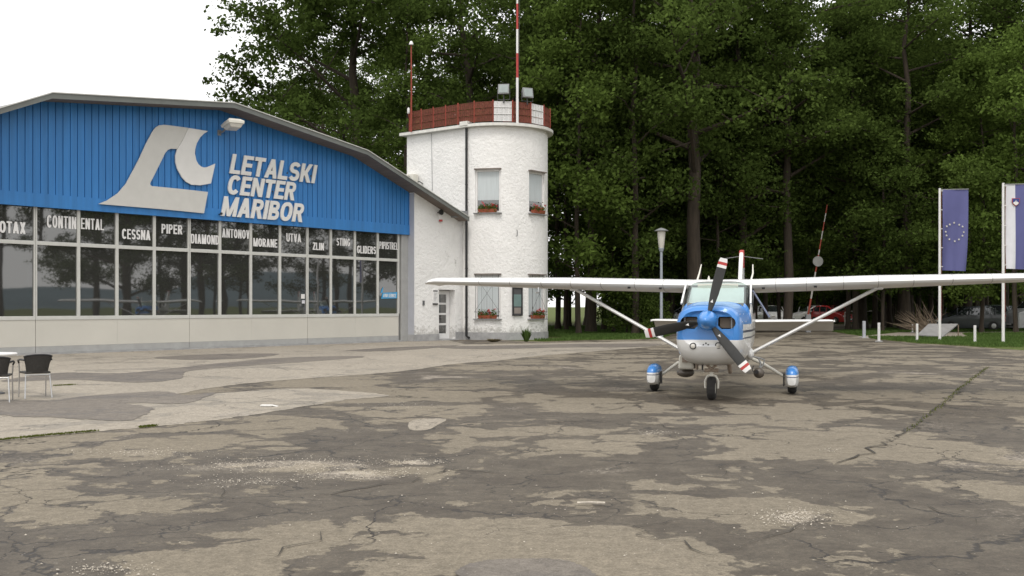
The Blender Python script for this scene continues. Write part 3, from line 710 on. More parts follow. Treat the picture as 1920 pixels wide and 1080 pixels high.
for body, xa, xb, (bx, by), (tx, ty) in (('LETALSKI', 430, 595, (431, 325), (438, 288.5)), ('CENTER', 425, 557, (426, 363.5), (433, 328)), ('MARIBOR', 414, 572, (415, 404.5), (419, 367.5))):
    ta, tb_ = FT(xa, -.18), FT(xb, -.18); z0, z1 = FZ(bx, by, -.18), FZ(tx, ty, -.18)
    text_obj('text_line', body, ta, -.20, z0, tb_ - ta, z1 - z0, M['sign_white'], let, bold=.215, shear=.22, depth=.05, gap=.085)
    for q in (.06, .35, .65, .93):
        g = MB(); g.box((ta + (tb_ - ta) * q - .02, -.151, z0 + .35 * (z1 - z0)), (ta + (tb_ - ta) * q + .02, -.121, z0 + .42 * (z1 - z0))); g.build('bracket', M['dark_grey'], let)
# flood lamp over the gable
fl = hthing('wall_floodlight', 'white box floodlight on a short arm high on the blue gable', 'lamp')
t0, z0 = FAC(411, 249, -.12); t1, z1 = FAC(436, 236, -.75)
g = MB(); g.tube([(t0, -.10, z0), (t0 + .02, -.3, z0 + .02), (t1 - .1, -.62, z1 - .02)], .035); g.cbox((t0, -.115, z0), (.16, .03, .2)); g.build('arm', M['mid_grey'], fl, smooth=40)
g = MB(); g.M = Matrix.Translation((t1, -.78, z1)) @ Matrix.Rotation(R(-14), 4, 'X') @ Matrix.Rotation(R(-8), 4, 'Z')
g.loft([[(sx * .30, sy * .28, .0) for sx, sy in ((-1, -1), (1, -1), (1, 1), (-1, 1))], [(sx * .32, sy * .30, .1) for sx, sy in ((-1, -1), (1, -1), (1, 1), (-1, 1))], [(sx * .22, sy * .2, .2) for sx, sy in ((-1, -1), (1, -1), (1, 1), (-1, 1))]]); g.build('housing', M['off_white'], fl, bevel=.012)
g2 = MB(); g2.M = g.M; g2.loft([[(sx * .2, sy * .18, -.12) for sx, sy in ((-1, -1), (1, -1), (1, 1), (-1, 1))], [(sx * .27, sy * .25, -.002) for sx, sy in ((-1, -1), (1, -1), (1, 1), (-1, 1))]]); g2.build('lens', M['lamp_glass'], fl, bevel=.02)
# small black hook light at the left end of the lowest text line
sp = hthing('spot_fitting', 'tiny black fitting beside the first letter of the lowest text line', 'lamp')
t0, z0 = FAC(411, 402, -.15); g = MB(); g.tube([(t0, -.13, z0), (t0 - .02, -.28, z0 + .02)], .02); g.build('arm', M['black'], sp)
g = MB(); g.sphere((t0 - .02, -.30, z0 + .02), .05, 10, 6); g.build('head', M['black'], sp, smooth=50)
# bell and siren on the annex wall
t0, z0 = FAC(820, 400, YA); wl = hthing('round_wall_lamp', 'small round dark lamp under the roof slope of the white annex', 'lamp')
g = MB(); g.tube([(t0, YA + .01, z0 + .03), (t0, YA - .15, z0 + .05)], .02); g.build('arm', M['dark_grey'], wl)
g = MB(); g.lathe([(.02, .0), (.1, -.04), (.13, -.12), (.12, -.14)], (t0, YA - .13, z0 + .04), 16, 'y'); g.build('shade', M['black'], wl, smooth=40)
t0, z0 = FAC(824.5, 412, YA); si = hthing('alarm_siren', 'white alarm siren box with red base on the white annex wall', 'alarm')
g = MB(); g.box((t0 - .09, YA - .1, z0), (t0 + .09, YA - .002, z0 + .24)); g.build('case', M['paint_white'], si, bevel=.02)
g = MB(); g.lathe([(.085, -.08), (.08, 0)], (t0, YA - .06, z0 - .002), 14); g.build('beacon', M['paint_red'], si, smooth=40)
t0, z0 = FAC(793.5, 568, YA); ic = hthing('intercom', 'small dark intercom plate on the white wall left of the annex door', 'intercom')
g = MB(); g.box((t0 - .06, YA - .04, z0 - .11), (t0 + .06, YA - .002, z0 + .11)); g.build('case', M['mid_grey'], ic, bevel=.01)
for k in range(3): g = MB(); g.box((t0 - .03, YA - .045, z0 - .07 + k * .055), (t0 + .03, YA - .041, z0 - .03 + k * .055)); g.build('button', M['black'], ic)
t0, z0 = FAC(815.5, 556, YA); nb = hthing('notice_board', 'white notice board with printed lines left of the annex door', 'sign')
g = MB(); g.box((t0 - .15, YA - .03, z0 - .30), (t0 + .15, YA - .002, z0 + .32)); g.build('panel', M['paint_white'], nb, bevel=.005)
g = MB(); g.box((t0 - .14, YA - .034, z0 + .22), (t0 + .14, YA - .031, z0 + .27)); g.build('print', M['black'], nb)
g = MB(); g.box((t0 - .15, YA - .05, z0 - .36), (t0 + .15, YA - .002, z0 - .303)); g.build('tray', M['black'], nb)
g = MB()
for k in range(6): g.box((t0 - .10, YA - .033, z0 + .14 - k * .06), (t0 + .10 - (k % 3) * .04, YA - .031, z0 + .155 - k * .06))
g.build('print', M['mid_grey'], nb)

# ================================================================== TOWER  (hangar frame: straight flank + half-round nose)
BACK = min(((abs(960 + FPX * (HO + HU * TC + HV * y).x / (HO + HU * TC + HV * y).y - 763), y) for y in [k * .02 for k in range(300)]))[1]
tower = hthing('control_tower', 'white roughcast round-fronted control tower with red railing on its flat roof', 'tower')
Z_SLAB = CAM_H + (HZ - 225) / FPX * 46.2      # underside of the roof slab
def dshape(r, back=None, n=48):
    back = (BACK if r <= TR + .05 else BACK + .25)
    pts = [(TX - r, back)] + [(TX - r * math.cos(a), TY - r * math.sin(a)) for a in [math.pi * k / n for k in range(n + 1)]] + [(TX + r, back)]
    return pts
def loc2w(x, y): p = HO + HU * x + HV * y; return p.x, p.y
def cyl_hit(px, r=None):
    r = r or TR                              # angle on the half-round wall seen at a pixel column
    best = None
    for i in range(1801):
        a = math.pi * i / 1800; X, Y = loc2w(TX - r * math.cos(a), TY - r * math.sin(a)); e = abs(960 + FPX * X / Y - px)
        nx, ny = loc2w(-math.cos(a), -math.sin(a)); nx -= HO.x; ny -= HO.y
        if nx * X + ny * Y < 0 and (best is None or e < best[0]): best = (e, a, Y)
    return best[1], best[2]
g = MB(); g.prism_xy(dshape(TR), .34, Z_SLAB); wall = g.build('wall', M['plaster'], tower)
g = MB(); g.prism_xy(dshape(TR + .03), 0, .337); g.build('plinth', M['plinth'], tower, smooth=30)
g = MB(); g.prism_xy(dshape(TR + .26), Z_SLAB + .003, Z_SLAB + .13); slab = g.build('roof_slab', M['concrete_trim'], tower, smooth=30)
g = MB(); g.prism_xy(dshape(TR + .22), Z_SLAB + .131, Z_SLAB + .16); g.build('roof_edge', M['dark_grey'], tower)
wins = []
for pxa, pxb, pya, pyb, kind in ((889, 941, 318, 399, 'upper'), (994, 1019.5, 323, 401, 'upper'), (889, 941, 515, 597.5, 'lower'), (994, 1018.5, 516, 597.5, 'lower')):
    a0, d0 = cyl_hit(pxa); a1, d1 = cyl_hit(pxb); dm = (d0 + d1) / 2
    wins.append([(a0 + a1) / 2, max(.55, TR * (a1 - a0) / 2), CAM_H - (pyb - HZ) / FPX * dm, CAM_H - (pya - HZ) / FPX * dm, kind])
for k in (1, 3): wins[k][1] = wins[k - 1][1] = min(wins[k - 1][1], .58)
def wmat(a): # local frame on the wall: x along, -y outwards, origin on the axis at radius TR
    nx, ny = -math.cos(a), -math.sin(a)
    m = Matrix(((-ny, -nx, 0, TX + nx * TR), (nx, -ny, 0, TY + ny * TR), (0, 0, 1, 0), (0, 0, 0, 1)))
    return m
cs = []
for a, hw, z0, z1, kind in wins:
    c = MB(); c.M = wmat(a); c.box((-hw, -.5, z0), (hw, .24, z1)); cs.append(c)
cut(wall, cs)
wl_names = ['upper front', 'upper side', 'lower front', 'lower side']
for a, hw, z0, z1, kind in wins:
    wm = wmat(a); fy = .13
    g = MB(); g.M = wm; fw = .085
    g.box((-hw, fy, z0), (-hw + fw, fy + .06, z1)); g.box((hw - fw, fy, z0), (hw, fy + .06, z1))
    g.box((-hw + fw, fy, z0), (hw - fw, fy + .06, z0 + fw)); g.box((-hw + fw, fy, z1 - fw), (hw - fw, fy + .06, z1))
    w_ = g.build('window', M['paint_white'], tower, bevel=.008)
    g = MB(); g.M = wm; split = z0 + (.42 if kind == 'upper' else .06) * (z1 - z0) * .6
    g.box((-hw + fw, fy + .035, z0 + fw), (hw - fw, fy + .05, z1 - fw)); g.build('pane', M['glass'], w_)
    g = MB(); g.M = wm; g.box((-hw + fw + .01, fy + .025, split + fw), (hw - fw - .01, fy + .032, z1 - fw - .01)); g.build('blind', M['curtain'], w_)
    g = MB(); g.M = wm; g.box((-hw - .06, -.12, z0 - .045), (hw + .06, .13, z0 - .002)); g.build('sill', M['mid_grey'], w_, bevel=.006)
    g = MB(); g.M = wm; g.box((-hw - .04, -.055, z1 + .003), (hw + .04, -.012 + .1, z1 + .05)); g.build('lintel', M['soffit'], w_)
    if kind == 'lower':
        g = MB(); g.M = wm
        for x in (-hw + .06, hw - .06): g.tube([(x, -.10, z0), (x, -.10, z1)], .011, 6)
        for z in (z0 + .30, z1 - .04): g.tube([(-hw, -.10, z), (hw, -.10, z)], .011, 6)
        for q in (-.25, 0, .25): g.tube([(q, -.10, z0 + .3), (q, -.10, z1)], .006, 6)
        g.tube([(-hw, -.10, z0 + .3), (hw, -.10, z1)], .007, 6); g.tube([(hw, -.10, z0 + .3), (-hw, -.10, z1)], .007, 6)
        g.build('grille', M['dark_grey'], w_)
# downpipe
g = MB(); g.tube([(TX - TR - .07, TY - .04, Z_SLAB - .02), (TX - TR - .07, TY - .04, .18), (TX - TR - .03, TY - .2, .08)], .055, 10)
for z in (1.0, 3.2, 5.2, 7.0, 8.6): g.tube([(TX - TR - .07, TY - .04, z), (TX - TR - .07, TY - .04, z + .05)], .066, 10)
g.build('downpipe', M['black'], tower, smooth=40)
g = MB(); g.box((TX - TR - .29, TY - .26, Z_SLAB + .07), (TX - TR + .05, TY + .18, Z_SLAB + .26)); g.build('gutter_box', M['concrete_trim'], tower, bevel=.01)
# vertical joint and pilaster strip in the plaster
g = MB(); g.box((TX - TR - .02, TY + .06, 5.6), (TX - TR - .0015, TY + .40, Z_SLAB - .01)); g.build('corner_strip', M['plaster'], tower)
g = MB(); g.tube([(TX - TR - .012, 1.5, 6.9), (TX - TR - .012, 1.55, Z_SLAB - .02)], .012, 6); g.build('cable', M['mid_grey'], tower)
# railing: posts with three bands of sheet between them
RR = TR + .12; RZ = Z_SLAB + .13
path = []
for y in [BACK - .28 - k * (BACK - .1) / 4 for k in range(5)]: path.append((TX - RR, y))
arc = [12, 33, 54, 76, 98, 122, 146, 170]
path += [(TX - RR * math.cos(R(a)), TY - RR * math.sin(R(a))) for a in arc]
path += [(TX + RR, y) for y in (-.3, BACK * .33, BACK * .66, BACK + .1)]
RH = (HZ - 178) / FPX * 46.6 + CAM_H - RZ
wa, _ = cyl_hit(930, RR); wb, _ = cyl_hit(972, RR); wa2, _ = cyl_hit(1008, RR)
def is_white(p, q):
    m_ = ((p[0] + q[0]) / 2, (p[1] + q[1]) / 2); a = math.degrees(math.atan2(-(m_[1] - TY), -(m_[0] - TX)))
    return a
rail_pts = path
for i, p in enumerate(rail_pts):
    g = MB(); g.tube([(p[0], p[1], RZ), (p[0], p[1], RZ + RH)], .028, 8); g.build('railing_post', M['rust_red'], tower, smooth=40)
angs = [is_white(a_, b_) for a_, b_ in zip(rail_pts, rail_pts[1:])]
def aw(px): return math.degrees(cyl_hit(px, RR)[0])
whites = {min(range(len(angs)), key=lambda i: abs(angs[i] - aw(951))), min(range(len(angs)), key=lambda i: abs(angs[i] - aw(1016)))}
for i, (p, q) in enumerate(zip(rail_pts, rail_pts[1:])):
    p, q = Vector(p), Vector(q); d = (q - p).normalized(); nrm = Vector((d.y, -d.x)) * .012
    g = MB(); 
    pin, qin = p + d * .04, q - d * .04
    for k in range(3):
        z0 = RZ + .10 + k * (RH - .12) / 3; z1 = z0 + (RH - .12) / 3 - .06
        # expanded-metal band: slanted louvres with slits between
        nl = max(6, int((qin - pin).length / .055))
        for j in range(nl):
            u0, u1 = j / nl, (j + .80) / nl; a_, b_ = pin.lerp(qin, u0), pin.lerp(qin, u1)
            o_ = nrm * (.8 if j % 2 else -.2)
            g.add([(a_.x, a_.y, z0), (b_.x + o_.x, b_.y + o_.y, z0), (b_.x + o_.x, b_.y + o_.y, z1), (a_.x, a_.y, z1)], [(0, 1, 2, 3)])
        g.tube([(pin.x, pin.y, z1 + .006), (qin.x, qin.y, z1 + .006)], .012, 6); g.tube([(pin.x, pin.y, z0 - .006), (qin.x, qin.y, z0 - .006)], .012, 6)
    wht = i in whites
    g.build('railing_panel', M['paint_white'] if wht else M['rust_panel'], tower, label='white railing panel' if wht else None)

# things fixed to the tower
def wall_box_y(px):                                 # y on the straight flank seen at a pixel column
    best = min(((abs(960 + FPX * loc2w(TX - TR, y)[0] / loc2w(TX - TR, y)[1] - px), y) for y in [k * .02 + TY for k in range(400)])); return best[1]
y1 = wall_box_y(789); zc = CAM_H + (HZ - 318) / FPX * 46.
ac = hthing('air_conditioner', 'beige outdoor air conditioner unit on the tower flank above the annex roof', 'air conditioner')
g = MB(); g.box((TX - TR - .42, y1 + .1, zc - .30), (TX - TR - .06, y1 + .95, zc + .30)); g.build('case', M['off_white'], ac, bevel=.03)
g = MB(); g.lathe([(.2, 0), (.22, -.02), (.21, -.03)], (0, 0, 0), 20, 'x'); 
g.v = [(v[0] + TX - TR - .425, v[1] + y1 + .42, v[2] + zc) for v in g.v]; g.build('fan_grille', M['dark_grey'], ac)
g = MB(); g.box((TX - TR - .40, y1 + .12, zc - .36), (TX - TR - .002, y1 + .17, zc - .305)); g.box((TX - TR - .40, y1 + .85, zc - .36), (TX - TR - .002, y1 + .90, zc - .305)); g.build('bracket', M['mid_grey'], ac)
g = MB(); g.tube([(TX - TR - .2, y1 + .1, zc - .1), (TX - TR - .15, y1 - .05, zc - .05), (TX - TR - .02, y1 - .15, zc - .15)], .025, 8); g.build('hose', M['dark_grey'], ac)
# masts and floodlights on the tower roof
a, d = cyl_hit(970, RR + .08); x, y = TX - (RR + .08) * math.cos(a), TY - (RR + .08) * math.sin(a); P = Vector((*loc2w(x, y), 0))
ms = thing('radio_mast', 'tall red and white banded mast on the tower railing', 'mast', (P.x, P.y, RZ))
segs = [(0, 1.55, 'r'), (.001, .001, 'r')]
zt = [CAM_H + (HZ - py) / FPX * P.y - RZ for py in (233, 185, 146, 100, 55, 7, -40, -90)]
zt[0] = -.05
for k, (a_, b_) in enumerate(zip(zt, zt[1:])):
    g = MB(); g.tube([(0, 0, a_), (0, 0, b_)], .062 - .004 * k, 10); g.build('mast_segment', M['paint_white'] if k % 2 == 1 or k == 0 else M['paint_red'], ms, smooth=40)
g = MB(); g.tube([(.05, 0, .3), (.12, .03, zt[-1])], .01, 6); g.build('stay_cable', M['dark_grey'], ms)
P = Vector((*loc2w(TX - RR, 3.0), 0)); P = AT(771, 200, 50.0)
an = thing('thin_antenna', 'thin rusty antenna with white cap at the back corner of the tower railing', 'antenna', (P.x, P.y, RZ))
h_ = CAM_H + (HZ - 84) / FPX * P.y - RZ
g = MB(); g.tube([(0, 0, -.02), (.01, 0, h_ * .5), (-.0, 0, h_)], [.045, .035, .028], 8); g.build('pole', M['rust_red'], an, smooth=40)
g = MB(); g.lathe([(.10, h_), (.10, h_ + .06), (.05, h_ + .16), (.01, h_ + .18)], n=12); g.build('cap', M['paint_white'], an, smooth=40)
for px, py, rz, lab in ((944.5, 168, -8, 'grey floodlight on the tower railing left of the striped mast'), (988.5, 175, 24, 'grey floodlight on the tower railing right of the striped mast')):
    a, d = cyl_hit(px, RR); x, y = TX - RR * math.cos(a), TY - RR * math.sin(a); P = Vector((*loc2w(x, y), 0)); z = CAM_H + (HZ - py) / FPX * P.y
    f = thing('floodlight', lab, 'lamp', (P.x, P.y, RZ + RH), R(rz), 'floodlights on the tower roof')
    h = z - RZ - RH
    g = MB(); g.M = Matrix.Translation((0, 0, h)) @ Matrix.Rotation(R(-12), 4, 'X')
    g.loft([[(sx * .2, .17, sz * .16) for sx, sz in ((-1, -1), (1, -1), (1, 1), (-1, 1))], [(sx * .25, -.06, sz * .23) for sx, sz in ((-1, -1), (1, -1), (1, 1), (-1, 1))], [(sx * .25, -.1, sz * .23) for sx, sz in ((-1, -1), (1, -1), (1, 1), (-1, 1))]]); g.build('housing', M['mid_grey'], f, bevel=.01)
    g2 = MB(); g2.M = g.M; g2.box((-.20, -.11, -.18), (.20, -.101, .18)); g2.build('lens', M['lens_grey'], f)
    g = MB(); g.tube([(-.27, 0, h), (-.27, 0, min(0, h - .3)), (.27, 0, min(0, h - .3)), (.27, 0, h)], .02, 6); g.tube([(0, 0, -.15), (0, 0, h - .2)], .03, 6); g.build('bracket', M['dark_grey'], f)
# small white box lamp at the railing corner
P = AT(766, 208, 50.2); cl = thing('marker_lamp', 'small white marker lamp on the railing corner below the thin antenna', 'lamp', P)
g = MB(); g.lathe([(.03, -.14), (.06, -.10), (.06, .10), (.02, .16)], n=10); g.build('lens', M['paint_white'], cl, smooth=40)
g = MB(); g.tube([(0, 0, -.14), (.03, .02, -.3)], .02, 6); g.build('bracket', M['rust_red'], cl)
# display case between the lower windows
a, d = cyl_hit(969.5); wm = wmat(a); hw = .24; z0, z1 = CAM_H - (592 - HZ) / FPX * d, CAM_H - (538 - HZ) / FPX * d
dcs = hthing('display_case', 'narrow black framed notice case between the two lower tower windows', 'notice case')
g = MB(); g.M = wm
g.box((-hw, -.09, z0), (-hw + .04, .03, z1)); g.box((hw - .04, -.09, z0), (hw, .03, z1)); g.box((-hw + .04, -.09, z0), (hw - .04, .03, z0 + .05)); g.box((-hw + .04, -.09, z1 - .05), (hw - .04, .03, z1)); g.build('frame', M['black'], dcs)
g = MB(); g.M = wm; g.box((-hw + .04, -.05, z0 + .05), (hw - .04, .03, z1 - .05)); g.build('backing', M['dark_grey'], dcs)
g = MB(); g.M = wm; g.box((-hw + .06, -.055, z0 + .42), (hw - .06, -.051, z1 - .34)); g.build('poster', mat('poster_green', (.13, .20, .19), .6), dcs)
g = MB(); g.M = wm; g.box((-hw + .08, -.055, z0 + .10), (hw - .08, -.051, z0 + .36)); g.build('poster', mat('poster_beige', (.22, .19, .17), .6), dcs)
# iron hook on the round wall
a, d = cyl_hit(969); wm = wmat(a); z0 = CAM_H + (HZ - 437) / FPX * d; hk = hthing('wall_hook', 'small dark iron hook on the tower between upper and lower windows', 'hook')
g = MB(); g.M = wm; g.tube([(0, .02, z0 + .15), (0, -.05, z0 + .12), (.0, -.06, z0 - .12), (-.06, -.05, z0 - .15)], .015, 6); g.build('rod', M['dark_grey'], hk)
# flower boxes
def leaf_cloud(pts, size, seed, tilt=.9):
    rs = np.random.RandomState(seed); n = len(pts); P_ = np.asarray(pts, float)
    nrm = rs.normal(size=(n, 3)); nrm[:, 2] = np.abs(nrm[:, 2]) * tilt + .15; nrm /= np.linalg.norm(nrm, axis=1)[:, None]
    u = np.cross(nrm, rs.normal(size=(n, 3))); u /= np.linalg.norm(u, axis=1)[:, None] + 1e-9; v = np.cross(nrm, u)
    s = size * rs.uniform(.6, 1.3, (n, 1)); u *= s; v *= s * .62
    vs = np.stack([P_ - u, P_ + v - u * .1, P_ + u, P_ - v - u * .1], 1).reshape(-1, 3); return vs
def leaf_mesh(name, vs, m):
    n = len(vs) // 4; me = bpy.data.meshes.new(name); me.vertices.add(n * 4); me.vertices.foreach_set('co', vs.ravel().astype(np.float32))
    me.loops.add(n * 4); me.loops.foreach_set('vertex_index', np.arange(n * 4, dtype=np.int32))
    me.polygons.add(n); me.polygons.foreach_set('loop_start', np.arange(0, n * 4, 4, dtype=np.int32)); me.polygons.foreach_set('loop_total', np.full(n, 4, np.int32))
    me.materials.append(m); me.update(); me.validate(); return me
def part(name, me, parent): o = bpy.data.objects.new(name, me); C.objects.link(o); o.parent = parent; return o
flab = ['red geraniums in a box on the upper front tower window', 'red geraniums in a box on the upper right tower window', 'red geraniums in a box on the barred lower front tower window', 'red geraniums in a box on the barred lower right tower window']
for k, (a, hw, z0, z1, kind) in enumerate(wins):
    ft = hthing('flower_box', flab[k], 'flower box', 'geranium boxes on the tower sills'); wm = wmat(a); rs = np.random.RandomState(k)
    L_ = hw * .72
    g = MB(); g.M = wm; g.loft([[(-L_ * .95, -.10, z0), (L_ * .95, -.10, z0), (L_ * .95, .08, z0), (-L_ * .95, .08, z0)], [(-L_, -.13, z0 + .16), (L_, -.13, z0 + .16), (L_, .1, z0 + .16), (-L_, .1, z0 + .16)]]); g.build('box', M['terracotta'], ft, bevel=.01)
    pts = np.stack([rs.uniform(-L_, L_, 260), rs.normal(-.06, .07, 260), z0 + .16 + np.abs(rs.normal(0, .10, 260)) - (rs.rand(260) < .3) * rs.uniform(0, .2, 260)], 1)
    pw_ = np.array([list(wm @ Vector(p)) for p in pts]); part('foliage', leaf_mesh('foliage', leaf_cloud(pw_, .045, k), M['leaf_light']), ft)
    heads = [(rs.uniform(-L_, L_), rs.uniform(-.14, 0), z0 + rs.uniform(.2, .42)) for _ in range(9)]
    pts = np.array([np.array(h_) + rs.normal(0, .035, 3) for h_ in heads for _ in range(16)])
    pw_ = np.array([list(wm @ Vector(p)) for p in pts]); part('blossom', leaf_mesh('blossom', leaf_cloud(pw_, .03, k + 5), M['geranium']), ft)
# weeds at the foot of the tower
rs = np.random.RandomState(3)
def weed(name, label, P, h, n, spread, m, cat='weed'):
    vs = []
    for i in range(n):
        a = rs.uniform(0, 6.28); r0 = rs.uniform(0, spread * .4); b0 = np.array([math.cos(a) * r0, math.sin(a) * r0, 0]); hh = h * rs.uniform(.5, 1)
        tip = b0 + np.array([math.cos(a) * spread * rs.uniform(.2, 1), math.sin(a) * spread * rs.uniform(.2, 1), hh]); sd_ = np.array([-math.sin(a), math.cos(a), 0]) * .018
        mid = (b0 + tip) / 2 + np.array([0, 0, hh * .12]); vs += [b0 - sd_ * .5, mid - sd_ * 1.6, tip, mid + sd_ * 1.6]
    o = bpy.data.objects.new(name, leaf_mesh(name, np.array(vs), m)); C.objects.link(o); o.location = P; return tag(o, label, cat)
weed('weed', 'green weed growing at the foot of the tower plinth', AT(987, 640, 45.4).xy.to_3d(), .62, 90, .22, M['weed'])
weed('dry_weed', 'low brown dry weeds along the tower plinth', Vector((AT(925, 640, 45.3).x, 45.2, 0)), .16, 120, .35, mat('dry_weeds', (.20, .17, .10), 1.))

# ================================================================== AIRPLANE (local: x to its left wing, y aft, z up; origin on the ground below the propeller hub)
YAW = .279
pl = thing('airplane', 'small blue and white high-wing propeller airplane parked facing the camera', 'airplane', (3.0, 16.41, 0), -YAW)
def PL(px, py, y):                                  # local x, z of a photo pixel at fuselage station y (solved for the oblique view)
    k = (px - 960) / FPX; cs, sn = math.cos(YAW), math.sin(YAW)
    # X = 3+x cs + y sn ; Y = 16.41 - x sn + y cs ; X = k Y
    x = (k * (16.41 + y * cs) - 3.0 - y * sn) / (cs + k * sn); Y = 16.41 - x * sn + y * cs
    return x, CAM_H - (py - HZ) / FPX * Y
HUBZ = 1.29
def ring(y, hw, zb, zt, n=40, ex=3.2, exb=None):
    pts = []; zc, hh = (zb + zt) / 2, (zt - zb) / 2
    for i in range(n):
        a = 2 * math.pi * (i + .5) / n; c, s_ = math.cos(a), math.sin(a); e_ = ex if s_ > 0 else (exb or ex)
        pts.append((hw * math.copysign(abs(c) ** (2 / e_), c), y, zc + hh * math.copysign(abs(s_) ** (2 / e_), s_)))
    return pts
# nose cowl
cowl = MB()
cowl.loft([ring(.14, .34, .92, 1.40, ex=3.4, exb=3.2), ring(.10, .40, .88, 1.44, ex=3.4, exb=3.2), ring(.13, .455, .80, 1.485, ex=3.6, exb=3.8), ring(.20, .485, .70, 1.51, ex=3.6, exb=3.6),
           ring(.34, .51, .62, 1.53, ex=3.4, exb=3.3), ring(.60, .535, .575, 1.545, ex=3.2, exb=3.2), ring(.95, .56, .55, 1.56, ex=3.2, exb=3.3), ring(1.299, .585, .545, 1.585, ex=3.2, exb=3.4)])
cw = cowl.build('cowl', M['skin'], pl, smooth=50)
cw.data.materials.append(M['black'])
cc = []
for sx in (-1, 1):
    c = MB(); c.cur = 1
    xi, xo = .155, .425; za, zb_ = 1.155, 1.345
    pts = []
    n = 8
    for k in range(n + 1):                          # outer end is rounded, inner end hugs the spinner
        a = -math.pi / 2 + math.pi * k / n; pts.append((xo - .095 + .095 * math.cos(a), (za + zb_) / 2 + (zb_ - za) / 2 * math.sin(a)))
    pts += [(xi + .02, zb_), (xi, zb_ - .03), (xi, za + .05), (xi + .05, za)]
    c.prism_xz([(x * sx, z) for x, z in (pts if sx > 0 else pts[::-1])], -.3, .42); cc.append(c)
cut(cw, cc)
for p_ in cw.data.polygons: p_.use_smooth = True
cw.data.set_sharp_from_angle(angle=R(38))
for sx in (-1, 1):                                  # baffles deep in the intakes
    g = MB(); g.box((min(.17 * sx, .40 * sx), .30, 1.17), (max(.17 * sx, .40 * sx), .32, 1.33)); g.build('intake_baffle', M['tan_metal'], cw)
    g = MB(); g.tube([(sx * .36, .16, 1.15), (sx * .36, .16, 1.345)], .012, 8); g.build('intake_strut', M['mid_grey'], cw)
# landing lights and bolt holes on the chin
bpy.context.view_layer.update()
def on_cowl(x, z): return cw.ray_cast(Vector((x, -2, z)), Vector((0, 1, 0)))[1].y
for px, py in ((1302, 648), (1349, 647)):
    x, z = PL(px, py, .30); ys_ = on_cowl(x, z) - .30
    g = MB(); g.lathe([(.052, -.02), (.052, .06)], (x, .315 + ys_, z), 18, 'y'); o = g.build('landing_light', M['black'], cw, smooth=40)
    g = MB(); g.lathe([(.001, -.035), (.02, -.034), (.036, -.024), (.036, .02)], (x, .312 + ys_, z), 18, 'y'); g.build('lens', M['lamp_glass'], o, smooth=50)
for px, py in ((1321, 646), (1325.5, 643), (1330, 646)):
    x, z = PL(px, py, .30); g = MB(); g.lathe([(.013, -.006), (.013, .05)], (x, on_cowl(x, z), z), 10, 'y'); g.build('drain_hole', M['black'], cw)
# cabin and tail: one loft, its sloping front becomes the windshield
secs = [(1.30, .585, .545, 1.585, 3.4), (1.42, .59, .54, 1.64, 3.6), (1.70, .59, .54, 1.80, 4.2), (1.98, .58, .54, 1.935, 5.), (2.7, .58, .55, 1.96, 4.6), (3.5, .53, .58, 1.93, 3.8),
        (4.4, .43, .70, 1.70, 3.), (5.4, .32, .84, 1.52, 2.6), (6.6, .21, .97, 1.38, 2.4), (7.6, .11, 1.05, 1.28, 2.2), (8.3, .03, 1.12, 1.22, 2.)]
rings = [ring(y, hw, zb, zt, 48, ex, 3.2) for y, hw, zb, zt, ex in secs]
fus, wsh, cab = MB(), MB(), MB()
n = 48
for i in range(len(rings) - 1):
    for j in range(n):
        k = (j + 1) % n; q = [rings[i][j], rings[i][k], rings[i + 1][k], rings[i + 1][j]]
        cz = sum(p[2] for p in q) / 4; cx = sum(p[0] for p in q) / 4
        (wsh if i < 3 and cz > (1.50 if abs(cx) > .5 else 1.52) else fus).add(q, [(0, 1, 2, 3)])
fus.add(rings[0], [tuple(range(n))]); fus.add(rings[-1], [tuple(range(n))])
def merged(mb, name, m, parent, smooth=40):
    me = mb.mesh(name, m); bm = bmesh.new(); bm.from_mesh(me); bmesh.ops.remove_doubles(bm, verts=bm.verts, dist=1e-5); bmesh.ops.recalc_face_normals(bm, faces=bm.faces); bm.to_mesh(me); bm.free()
    me.polygons.foreach_set('use_smooth', [True] * len(me.polygons)); me.set_sharp_from_angle(angle=R(smooth)); return part(name, me, parent)
fu = merged(fus, 'fuselage', M['skin'], pl)
ws = merged(wsh, 'windshield', M['windshield'], pl)
g = MB(); g.add([(-.46, 1.50, 1.56), (.46, 1.50, 1.56), (.44, 1.86, 1.83), (-.44, 1.86, 1.83)], [(0, 1, 2, 3)]); g.build('sunshade', mat('sunshade', (.74, .78, .80), .6, var=.05), pl)
g = MB(); g.box((-.34, 1.84, 1.80), (.34, 1.86, 1.89)); g.build('sun_visor', M['off_white'], pl)
for sx in (-1, 1):
    pts = [(sx * (.592), y, z) for y, z in ((1.78, 1.38), (2.55, 1.40), (2.55, 1.80), (2.05, 1.82), (1.86, 1.60))]
    g = MB(); g.add(pts + [(p[0] - sx * .02, p[1], p[2]) for p in pts], [tuple(range(5)), tuple(range(9, 4, -1))] + [(i, (i + 1) % 5, (i + 1) % 5 + 5, i + 5) for i in range(5)]); g.build('side_window', M['car_glass'], pl)
    g = MB(); g.tube([(sx * .57, 1.45, 1.55), (sx * .545, 1.99, 1.93)], .018, 8); g.build('window_post', M['plane_white'], pl, smooth=50)
